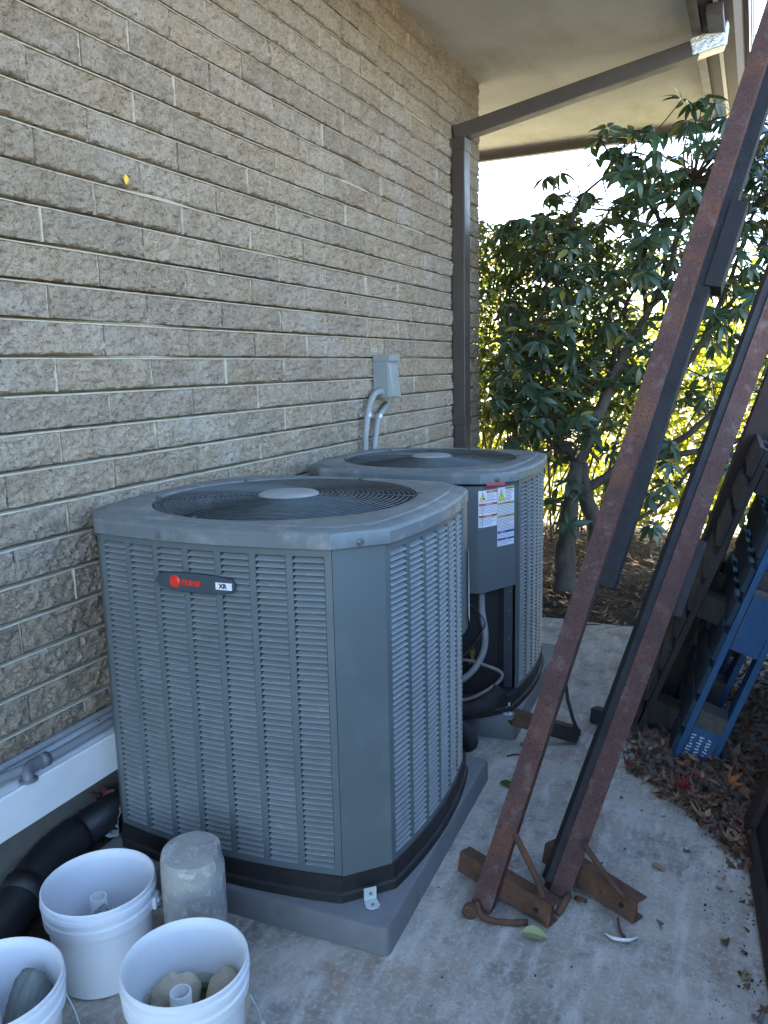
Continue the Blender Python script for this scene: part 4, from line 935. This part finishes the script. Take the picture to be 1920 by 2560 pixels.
q.f = [(3 * k + j, 3 * ((k + 1) % na) + j, 3 * ((k + 1) % na) + j + 1, 3 * k + j + 1) for k in range(na) for j in range(2)]; q.mi = [0, 1] * na
tag(link('algae_film', q.mesh('algae_film', [M['algae'], M['algae_pale']])), 'thin green algae line on the inside wall of the front bucket', 'algae')
mb = MB(); mb.tube([(.412, -.402, .015), (.415, -.400, .05), (.418, -.398, .10), (.412, -.392, .135), (.415, -.39, .15)], [.036, .042, .040, .024, .014], 16, smooth_n=4)
q = MB(); q.add([V(v) + V((noise.noise(V(v) * 55), noise.noise(V(v) * 55 + V((5, 0, 0))), noise.noise(V(v) * 55 + V((0, 5, 0))))) * .014 for v in mb.v], mb.f)
tag(link('crumpled_plastic', q.mesh('crumpled_plastic', M['plastic_clear'])), 'crumpled clear plastic wrap inside the middle bucket', 'plastic wrap')
# concrete test cylinder
q = MB(); nseg = 64; RC = .0765; HC = .30; rows = 22
vs = []
for j in range(rows + 1):
    z = HC * j / rows
    for k in range(nseg):
        a = 2 * pi * k / nseg; p = V((cos(a), sin(a), z * 8)); rr = RC + .0008 * noise.noise(p * 3)
        zz = z
        if j >= rows - 2:
            ch_ = .5 + .5 * noise.noise(V((cos(a) * 1.5, sin(a) * 1.5, 3))); rr -= .004 * ch_ * (j - rows + 3) / 3 + (.010 if j == rows else 0) * .3
            if cos(a - .5) > .86 and j > rows - 4: rr -= .008
        zz += .006 * (z / HC) * cos(a - 2.2)
        vs.append((rr * cos(a), rr * sin(a), zz))
fs = [(j * nseg + k, j * nseg + (k + 1) % nseg, (j + 1) * nseg + (k + 1) % nseg, (j + 1) * nseg + k) for j in range(rows) for k in range(nseg)]
b0 = rows * nseg; vtop = []
for rr_ in (.8, .5, .2):
    for k in range(nseg):
        a = 2 * pi * k / nseg; x, y = RC * rr_ * cos(a), RC * rr_ * sin(a); vs.append((x, y, HC + .006 * cos(a - 2.2) * rr_ + .002 + .003 * noise.noise(V((x * 60, y * 60, 0)))))
for m_ in range(3): fs += [(b0 + m_ * nseg + k, b0 + m_ * nseg + (k + 1) % nseg, b0 + (m_ + 1) * nseg + (k + 1) % nseg, b0 + (m_ + 1) * nseg + k) for k in range(nseg)]
fs += [tuple(b0 + 3 * nseg + k for k in range(nseg)), tuple(range(nseg))[::-1]]
q.add(vs, fs); me = q.mesh('concrete_cylinder', M['cyl']); smooth_by_angle(me, .6)
tag(link('concrete_cylinder', me, None, (.612, -.290, .001)), 'upright concrete test cylinder in front of the near air conditioner', 'concrete cylinder')

# ------------------------------------------------------------------ leaves
def leaf_geo(ln, wd, fold=.25, curl=.25, nseg=5, droop=0):
    """leaf along +x from origin, z up"""
    vs = []; 
    for i in range(nseg + 1):
        t = i / nseg; wv = wd / 2 * (math.sin(pi * (t ** .85)) ** .8 if 0 < t < 1 else 0.02); x = ln * t; z = -curl * ln * t * t
        vs += [(x, -wv, z + fold * wv), (x, 0, z), (x, wv, z + fold * wv)]
    fs = []
    for i in range(nseg): a = i * 3; fs += [(a, a + 3, a + 4, a + 1), (a + 1, a + 4, a + 5, a + 2)]
    return vs, fs
def star_leaf(sz, pts=5, curl=.2):
    vs = [(0, 0, 0)]; n = pts * 4
    for k in range(n):
        a = 2 * pi * k / n; t = k % 4; r_ = sz * (1.0 if t == 0 else .42 if t == 2 else .62); vs.append((r_ * cos(a), r_ * sin(a), curl * r_ * r_ / sz + ru(-.1, .1) * sz * .5))
    return vs, [(0, 1 + k, 1 + (k + 1) % n) for k in range(n)]
def add_geo(mb, geo, Mx, loc): 
    vs, fs = geo; loc = V(loc); mb.add([Mx @ V(v) + loc for v in vs], fs)
random.seed(21)
# litter on the slab at right + along the panel + bed
poly_zones = []
lit = MB()
def litter(n, fn, zfn, smin=.03, smax=.075, mats=(0, 0, 1, 2, 3)):
    for _ in range(n):
        x, y = fn(); z = zfn(x, y); lit.cur = random.choice(mats)
        E_ = Euler((ru(-.6, .6), ru(-.6, .6), ru(0, 6.28))).to_matrix()
        if rnd() < .7: gmt = leaf_geo(ru(smin, smax) * .8, ru(.010, .026), ru(-1.1, 1.2), ru(-.7, .8), 4)
        else: gmt = star_leaf(ru(.010, .022), 5, ru(-.4, .6))
        add_geo(lit, gmt, E_, (x, y, z))
def tri_pt(pts):
    a, b, c = pts; u, v_ = rnd(), rnd()
    if u + v_ > 1: u, v_ = 1 - u, 1 - v_
    return (a[0] + (b[0] - a[0]) * u + (c[0] - a[0]) * v_, a[1] + (b[1] - a[1]) * u + (c[1] - a[1]) * v_)
zones = [((1.44, 1.14), (1.66, .90), (1.90, .82)), ((1.44, 1.14), (1.90, .82), (1.9, 1.35)), ((1.44, 1.14), (1.40, 1.95), (1.9, 1.35)), ((1.40, 1.95), (1.9, 1.35), (1.75, 2.6)), ((1.68, .88), (1.88, .60), (1.90, .90)), ((1.40, 1.95), (1.75, 2.6), (1.3, 2.7)), ((1.60, 1.25), (2.15, 1.1), (2.1, 2.6)), ((1.60, 1.25), (1.7, 2.6), (2.1, 2.6))]
def pile(x, y): return .006 + .035 * max(0, 1 - abs(x - 1.72) / .3) * rnd()
for zz_, n in zip(zones, (560, 520, 420, 240, 270, 120, 520, 360)): litter(n, lambda: tri_pt(zz_), pile)
litter(46, lambda: (lambda t: (1.885 - .02 * rnd() - .10 * rnd() ** 2 + (.83 - t) * .085 - .01, t))(ru(-.1, .62)), lambda x, y: .006, .02, .05, (0, 3, 0, 1))
litter(70, lambda: (ru(1.84, 1.93), ru(-.42, -.12)), lambda x, y: .008 + .02 * rnd(), .03, .06)
litter(90, lambda: (ru(.10, .24), ru(-.25, .25)), lambda x, y: .03 * rnd() + .012, .03, .07)
litter(60, lambda: (ru(0.0, .05), ru(-.1, .5)), lambda x, y: .13 + .02 * rnd(), .03, .07, (0, 2))
litter(26, lambda: (ru(1.0, 1.9), ru(-.3, 2.6)), lambda x, y: .004, .008, .02, (0, 0, 1, 3))
o = link('fallen_leaves', lit.mesh('fallen_leaves', LIT)); o['kind'] = 'stuff'
lit = MB()
litter(3600, lambda: (ru(-.3, 4.5), 2.72 + 3.4 * rnd() ** 1.2), lambda x, y: bedz(x, y) - .06 * ((y - 2.7) / 3.6) ** 3 + .012 + .012 * rnd(), .03, .085)
o = link('bed_leaf_litter', lit.mesh('bed_leaf_litter', LIT)); o['kind'] = 'stuff'
# grit and twigs on slab / bed
gr = MB()
for _ in range(900):
    if rnd() < .45: y = ru(-.05, .75); x = 1.865 + (.83 - y) * .095 - .16 * rnd() ** 2.5
    elif rnd() < .5: x, y = tri_pt(zones[4]); x -= .06 * rnd()
    else: x, y = ru(.95, 1.95), ru(-.9, 2.6)
    s = ru(.0008, .0028) if rnd() < .9 else .004
    gr.cur = random.choice((0, 1, 1, 2)); gr.box((x, y, s * .6), (s * 1.6, s * 1.2, s), Euler((0, 0, rnd() * 3)).to_matrix())
o = link('grit', gr.mesh('grit', [M['inkblack'], M['cyl'], M['soil']])); o['kind'] = 'stuff'
tw = MB()
for _ in range(420):
    x, y = ru(-.2, 3.5), 2.75 + 2.6 * rnd() ** 1.3; a = rnd() * 6.28; l_ = ru(.06, .35); z = bedz(x, y) + .012
    tw.tube([(x, y, z), (x + cos(a) * l_ * .5, y + sin(a) * l_ * .5, z + ru(0, .03)), (x + cos(a + .3) * l_, y + sin(a + .3) * l_, z + ru(-.005, .02))], ru(.0015, .005), 5)
for _ in range(34):
    x, y = tri_pt(random.choice(zones[:5])); a = rnd() * 6.28; l_ = ru(.05, .16); tw.tube([(x, y, .02), (x + cos(a) * l_, y + sin(a) * l_, .012 + ru(0, .02))], ru(.001, .0022), 5)
o = link('fallen_twigs', tw.mesh('fallen_twigs', M['twig'])); o['kind'] = 'stuff'
# single leaves one can point at
def single(name, geo, mt, loc, rot, lab, cat='leaf'):
    q = MB(); q.add(*geo); o = link(name, q.mesh(name, mt, False), None, loc); o.rotation_euler = rot; tag(o, lab, cat)
random.seed(4)
single('red_leaf', star_leaf(.032, 5, 1.6), M['redleaf'], (1.655, .955, .045), (R(35), R(10), 0), 'crimson curled leaf on the litter below the blue pallet')
single('orange_leaf', star_leaf(.036, 5, 1.3), M['orangeleaf'], (1.795, 1.02, .060), (R(40), R(-10), 1), 'orange-red maple leaf on the litter right of the blue pallet')
single('brown_maple_leaf', star_leaf(.034, 5, 1.0), LIT[1], (1.805, .70, .035), (R(20), R(10), 2), 'tan maple leaf at the edge of the litter near the black panel')
single('orange_leaf', star_leaf(.035, 5, .5), M['orangeleaf'], (1.905, -.235, .03), (R(20), R(-30), 2), 'orange leaf at the foot of the black panel in the bottom right corner')
single('yellow_leaf', leaf_geo(.030, .026, .1, .1), M['yellowleaf'], (.018, .330, 2.048), (0, R(88), R(8)), 'small yellow leaf stuck high on the block wall')
def oak(sz):
    vs = []; n = 40
    for k in range(n):
        t = k / n; a = 2 * pi * t; r_ = sz * (.55 + .32 * abs(cos(a)) ** 1.2 + .20 * sin(9 * a)) ; vs.append((r_ * cos(a) * 1.15, r_ * sin(a) * .8, .15 * sz * sin(3 * a)))
    vs.append((0, 0, 0)); return vs, [(n, k, (k + 1) % n) for k in range(n)]
single('oak_leaf', oak(.042), M['oakleaf'], (.105, .0, .135), (R(55), R(-20), R(25)), 'pale tan lobed oak leaf between the black pipe and the near unit')
single('green_leaf', leaf_geo(.07, .032, .9, .15, 6), M['greenleaf'], (1.33, .105, .012), (R(25), 0, R(8)), 'curled pale green leaf on the slab between the two post feet')
single('green_leaf', leaf_geo(.06, .034, .3, .1, 6), M['dleaf'], (1.06, .83, .006), (R(8), 0, R(-20)), 'dark green leaf on the slab beside the near pad')
single('tan_leaf', leaf_geo(.05, .022, .4, .2, 6), LIT[1], (1.60, .545, .006), (0, 0, R(-25)), 'small tan leaf alone on the slab right of the second post')
q = MB(); q.tube([(1.405, -.545, .004), (1.43, -.55, .006), (1.47, -.552, .004), (1.51, -.545, .005)], [.002, .004, .003, .0015], 6, smooth_n=3); tag(link('twig', q.mesh('twig', M['twig'])), 'dark twig on the slab at the bottom edge', 'twig')
q = MB(); q.tube([(1.03, 1.02, .004), (1.06, 1.045, .006), (1.10, 1.05, .004)], .003, 6, smooth_n=3); tag(link('twig', q.mesh('twig', M['black'])), 'short black twig on the slab in front of the far pad', 'twig')
q = MB(); q.tube([(1.525, .195, .004), (1.55, .180, .008), (1.585, .185, .010), (1.605, .210, .006)], [.001, .004, .004, .001], 6, smooth_n=3); tag(link('cable_tie', q.mesh('cable_tie', M['white'])), 'curved scrap of white plastic on the slab by the second post foot', 'plastic scrap')
q = MB(); q.tube([(1.55, .245, .02), (1.56, .215, .010), (1.575, .195, .006)], .004, 6, smooth_n=3); tag(link('pink_stub', q.mesh('pink_stub', M['rust'])), 'short pinkish stick under the second post arm', 'stick')

# ------------------------------------------------------------------ vegetation
random.seed(11)
STEMS = [('trunk', .058, [(.71, 3.45, -.06), (.72, 3.50, .26), (.73, 3.55, .56), (.77, 3.60, .80)]),
('trunk', .050, [(.89, 3.70, -.06), (.87, 3.70, .32), (.81, 3.62, .62), (.79, 3.60, .80)]),
('branch', .024, [(.77, 3.60, .80), (.64, 3.70, .91), (.44, 3.80, 1.16), (.39, 3.80, 1.44), (.50, 3.75, 1.89), (.65, 3.70, 2.29)]),
('branch', .034, [(.77, 3.60, .80), (.87, 3.70, 1.10), (1.02, 3.80, 1.52), (1.15, 3.80, 1.75), (1.24, 3.90, 2.04), (1.30, 3.90, 2.31), (1.39, 3.90, 2.58)]),
('branch', .022, [(.87, 3.70, 1.10), (.90, 4.00, 1.46), (.89, 4.20, 1.72), (1.08, 4.30, 2.15)]),
('branch', .028, [(.81, 3.62, .62), (.99, 3.70, .77), (1.18, 3.80, 1.10), (1.49, 3.90, 1.56), (1.69, 3.90, 1.90), (1.83, 3.90, 2.11)]),
('branch', .020, [(.79, 3.60, .71), (.55, 3.90, .99), (.33, 4.10, 1.34), (.16, 4.20, 1.75), (.06, 4.30, 2.09)]),
('branch', .030, [(.81, 3.62, .62), (1.16, 4.00, .80), (1.45, 4.00, .99), (1.72, 4.00, 1.30), (1.91, 4.00, 1.61)]),
('branch', .016, [(.87, 3.70, .26), (1.19, 3.90, .43), (1.33, 3.90, .60), (1.47, 3.90, .76), (1.63, 3.80, .87)]),
('branch', .016, [(.77, 3.60, .80), (.54, 3.80, .93), (.36, 3.60, 1.53), (.29, 3.60, 1.84)]),
('branch', .014, [(1.24, 3.90, 2.04), (1.19, 3.80, 2.31), (.97, 3.70, 2.62), (.85, 3.70, 2.82)]),
('branch', .014, [(.65, 3.70, 2.29), (.74, 3.70, 2.48), (1.00, 3.60, 2.66)]),
('branch', .018, [(1.49, 3.90, 1.56), (1.60, 4.3, 2.0), (1.75, 4.5, 2.5), (1.9, 4.6, 2.9)]),
('branch', .018, [(1.15, 3.80, 1.75), (1.05, 4.3, 2.1), (.9, 4.5, 2.6)]),
('branch', .022, [(1.72, 4.0, 1.30), (2.1, 4.1, 1.8), (2.5, 4.2, 2.3), (2.8, 4.2, 2.8)]),
('branch', .022, [(1.16, 4.0, .80), (1.7, 4.2, .9), (2.2, 4.0, 1.2), (2.8, 4.1, 1.6)])]
rh = thing('rhododendron_bush', 'big dark green rhododendron with long leathery leaves and several grey trunks', 'bush')
skel = []
for nm, r, pts in STEMS:
    r *= 1.15; P = [V(p) + V((ru(-.02, .02), ru(-.02, .02), 0)) * (0 if nm == 'trunk' else 1) for p in pts]
    for a, b in zip(P, P[1:]):
        for k in range(6): skel.append(a.lerp(b, k / 6))
    q = MB(); rr = [r * (1.0 - (.25 if nm == 'trunk' else .72) * i / (len(P) - 1)) for i in range(len(P))]
    if nm == 'trunk': rr[0] *= 1.35
    q.tube(P, rr, 12 if nm == 'trunk' else 8, smooth_n=6)
    q.v = [tuple(V(v) + V((noise.noise(V(v) * 14), noise.noise(V(v) * 14 + V((7, 0, 0))), 0)) * r * .35) for v in q.v]
    part(nm, q, M['bark'], rh, True)
def ztop(x): 
    xs_ = [-.6, -.05, .2, .5, .8, 1.1, 1.4, 1.7, 2.1, 3.4]; zs_ = [2.35, 2.45, 2.55, 2.7, 2.78, 2.88, 3.02, 2.95, 3.0, 3.2]
    return float(np.interp(x, xs_, zs_))
whorls = []
tries = 0
while len(whorls) < 1150 and tries < 60000:
    tries += 1
    x = ru(-.05, 3.3); y = 3.42 + 1.5 * rnd() ** 1.1; z = ru(.15, 3.2)
    if x < .25 and y < 3.95: continue
    if z > ztop(x) - .05 + .10 * noise.noise(V((x * 3, y * 3, 0))): continue
    dens = noise.noise(V((x * 2.1, y * 1.7, z * 2.1)))
    up_ = max(0, min(1, (z - .3) / 2.2))
    pr = (.03 + .97 * up_ ** 1.5) * (1.0 if dens > -.12 else .3)
    if z < .9 and x < .55: pr *= .6
    if x < .75 and .8 < z < 1.7: pr = max(pr, .8)
    if rnd() > pr: continue
    whorls.append(V((x, y, z)))
# some at branch tips
for nm, r, pts in STEMS[2:]: whorls.append(V(pts[-1])); whorls.append(V(pts[-2]) + V((ru(-.1, .1), -.05, .03)))
# hand placed whorls in front
for p in ((.87, 3.45, 1.02), (.80, 3.42, 1.12), (1.00, 3.45, 1.05), (.74, 3.4, .70), (.82, 3.4, .62), (.76, 3.38, .42), (.45, 3.5, 1.10), (.52, 3.5, 1.05), (.42, 3.5, 1.42), (.70, 3.5, 2.15), (.62, 3.5, 2.08), (.76, 3.5, 2.05), (.69, 3.48, 1.98), (.35, 3.6, 1.66), (.45, 3.55, 1.62), (1.22, 3.6, .60), (1.32, 3.6, .68), (1.25, 3.55, .42), (.95, 3.55, 1.70), (1.05, 3.5, 1.62), (.9, 3.6, 2.85), (1.03, 3.6, 2.80), (1.35, 3.7, 2.86), (1.5, 3.8, 2.9)): whorls.append(V(p))
twg = MB(); leaves = []
leafv = []
for k in range(8):
    ln = ru(.09, .138); vs_, fs_ = leaf_geo(ln, ln * ru(.30, .38), .30, ru(.15, .5), 6)
    q = MB(); q.add(vs_, fs_); me_ = q.mesh('leaf', M['rleaf'], True); leafv.append((me_, vs_, fs_))
for wv in whorls:
    near = min(skel, key=lambda s: (s - wv).length_squared)
    d0 = (wv - near)
    if d0.length > .03:
        base = near; 
        midp = base.lerp(wv, .55) + V((ru(-.04, .04), ru(-.04, .04), -.05 * d0.length + ru(-.03, .03)))
        if d0.length < 1.3: twg.tube([base, midp, wv], [.0055, .004, .0028], 5, smooth_n=3, caps=False)
        else: twg.tube([wv + V((ru(-.15, .15), ru(0, .2), -.35)), wv + V((0, .02, -.15)), wv], [.005, .004, .003], 5, caps=False)
    ax = (V((ru(-.5, .5), ru(-.7, .3), 1)) + (d0.normalized() if d0.length > .03 else V((0, 0, 0))) * .6).normalized()
    nl = random.randint(6, 10); a0 = rnd() * 6.28
    qx = ax.cross(V((1, .2, .1))).normalized(); qy = ax.cross(qx)
    droop = ru(-.7, .35)
    for i in range(nl):
        a = a0 + 2 * pi * i / nl + ru(-.2, .2); el = droop + ru(-.25, .25)
        dr = (qx * cos(a) + qy * sin(a)) * cos(el) + ax * sin(el); dr.normalize()
        side = dr.cross(ax).normalized(); upn = side.cross(dr).normalized()
        Mx = Matrix((dr, -side, upn)).transposed()
        if Mx.determinant() < 0: Mx = Matrix((dr, side, upn)).transposed()
        Mx = Mx @ Matrix.Rotation(ru(-.5, .5), 3, 'X')
        leaves.append((wv + dr * .008, Mx, random.randrange(8), ru(.8, 1.12)))
def vis_score(l):
    f_ = inframe(l[0], 1.0)
    return f_[1] if (f_ and f_[0]) else 99
leaves.sort(key=vis_score)
fo = MB()
for i, (p, Mx, k, sc) in enumerate(leaves):
    me_, vs_, fs_ = leafv[k]
    if i < 290:
        o = link('leaf', me_, rh); mm = (Mx * sc).to_4x4(); mm.translation = p; o.matrix_local = mm
    else:
        fo.cur = 1 if rnd() < .05 else 0
        fo.add([(Mx @ V(v)) * sc + p for v in vs_], fs_)
o = link('foliage', fo.mesh('foliage', [M['rleaf'], M['rleaf_old']], True), rh); o['kind'] = 'stuff'
o = link('twigs', twg.mesh('twigs', M['twig'], True), rh); o['kind'] = 'stuff'

def leafy(name, label, cat, n, gen, lsz, lmat, stems, smat=M['twig']):
    t = thing(name, label, cat); q = MB(); gs = [leaf_geo(lsz * ru(.8, 1.2), lsz * ru(.5, .75), .2, ru(0, .4), 3) for _ in range(6)]
    for _ in range(n):
        p = gen()
        if p is None: continue
        E_ = Euler((ru(-1.2, 1.2), ru(-.9, 1.1), ru(0, 6.28))).to_matrix(); add_geo(q, random.choice(gs), E_ * ru(.7, 1.3), p)
    o = link('foliage', q.mesh('foliage', lmat, True), t); o['kind'] = 'stuff'
    for pts, r in stems:
        q = MB(); q.tube(pts, r, 6, smooth_n=3); part('stem', q, smat, t, True)
    return t
def arch(x, y, h, lean, r, n=4):
    return ([(x, y, -.1), (x + lean * .25, y, h * .4), (x + lean * .6, y + .05, h * .75), (x + lean, y + .1, h)], r)
def clump_gen(x0, x1, y0, y1, z0, zf, thr, s=1.6, seed=0):
    def g_():
        for _ in range(40):
            x, y, z = ru(x0, x1), ru(y0, y1), ru(z0, 3.6)
            if z > zf(x): continue
            if noise.noise(V((x * s + seed, y * s, z * s * 1.3))) < thr: continue
            return (x, y, z)
        return None
    return g_
leafy('yellow_green_shrub', 'sunlit yellow-green shrub with arching brown stems behind the rhododendron, left part', 'shrub', 11000, clump_gen(-1.2, 1.6, 5.0, 6.2, .1, lambda x: 1.8, -.2, 2.2), .060, M['yleaf'],
      [arch(ru(-.9, 1.5), ru(5.0, 6.0), ru(1.2, 1.9), ru(.2, 1.3), ru(.006, .013)) for _ in range(34)])
leafy('yellow_green_shrub', 'sunlit yellow-green shrub showing between the leaning posts', 'shrub', 10000, clump_gen(1.5, 4.6, 4.9, 6.2, .15, lambda x: 1.6 + .25 * sin(x * 3), -.05, 2.2, 9), .060, M['yleaf'],
      [arch(ru(1.5, 4.2), ru(5.0, 6.0), ru(1.0, 2.0), ru(-.6, .6), ru(.006, .014)) for _ in range(24)])
leafy('small_leaved_shrub', 'tall small-leaved shrub beside the wall corner against the white sky', 'shrub', 20000, clump_gen(-1.0, 1.0, 4.02, 5.2, .95, lambda x: 2.5 - .12 * abs(x) + .3 * noise.noise(V((x * 3, 1, 1))), -.22, 2.4, 4), .042, M['dleaf'],
      [arch(ru(-.8, .6), ru(4.2, 5.3), ru(1.6, 2.4), ru(-.5, .8), ru(.005, .012)) for _ in range(24)])
# sunlit garden beyond
random.seed(31)
for i, (x, y, h, rr, mt_, lab) in enumerate(((-3.5, 13, 4.2, 2.2, M['oleaf'], 'distant yellow-brown tree far left beyond the shrubs'), (1.2, 15, 3.6, 2.4, M['yleaf'], 'distant bright green-yellow tree straight beyond the shrubs'), (5.2, 14, 4.4, 2.5, M['oleaf'], 'distant yellow-brown tree far right beyond the shrubs'))):
    t = thing('distant_tree', lab, 'tree', (x, y, -.08)); q = MB(); q.tube([(0, 0, 0), (.05, 0, h * .4), (-.05, .05, h * .8)], [.13, .09, .04], 8, smooth_n=3); part('trunk', q, M['bark'], t, True)
    q = MB(); gs = [leaf_geo(.15, .10, .2, .2, 3) for _ in range(3)]
    for _ in range(1800):
        v = V((random.gauss(0, 1), random.gauss(0, 1), random.gauss(0, 1))).normalized() * rr * rnd() ** .4; v.z = v.z * .62 + h * .62
        if noise.noise(v * 1.1) < -.08 or v.z < .35: continue
        add_geo(q, random.choice(gs), Euler((ru(-1, 1), ru(-1, 1), ru(0, 6))).to_matrix(), v)
    o = link('crown', q.mesh('crown', mt_, True), t); o['kind'] = 'stuff'
# weed in the gutter
q = MB()
for k in range(26):
    a = rnd() * 6.28; add_geo(q, leaf_geo(ru(.05, .12), .008, .2, ru(.2, .9), 4), Matrix.Rotation(a, 3, 'Z') @ Matrix.Rotation(ru(-1.2, -.5), 3, 'Y'), (1.58 + ru(-.02, .02), 4.95 + ru(-.1, .1), ZS + .10))
tag(link('gutter_weed', q.mesh('gutter_weed', M['dleaf'])), 'small weed growing out of the gutter end', 'weed')
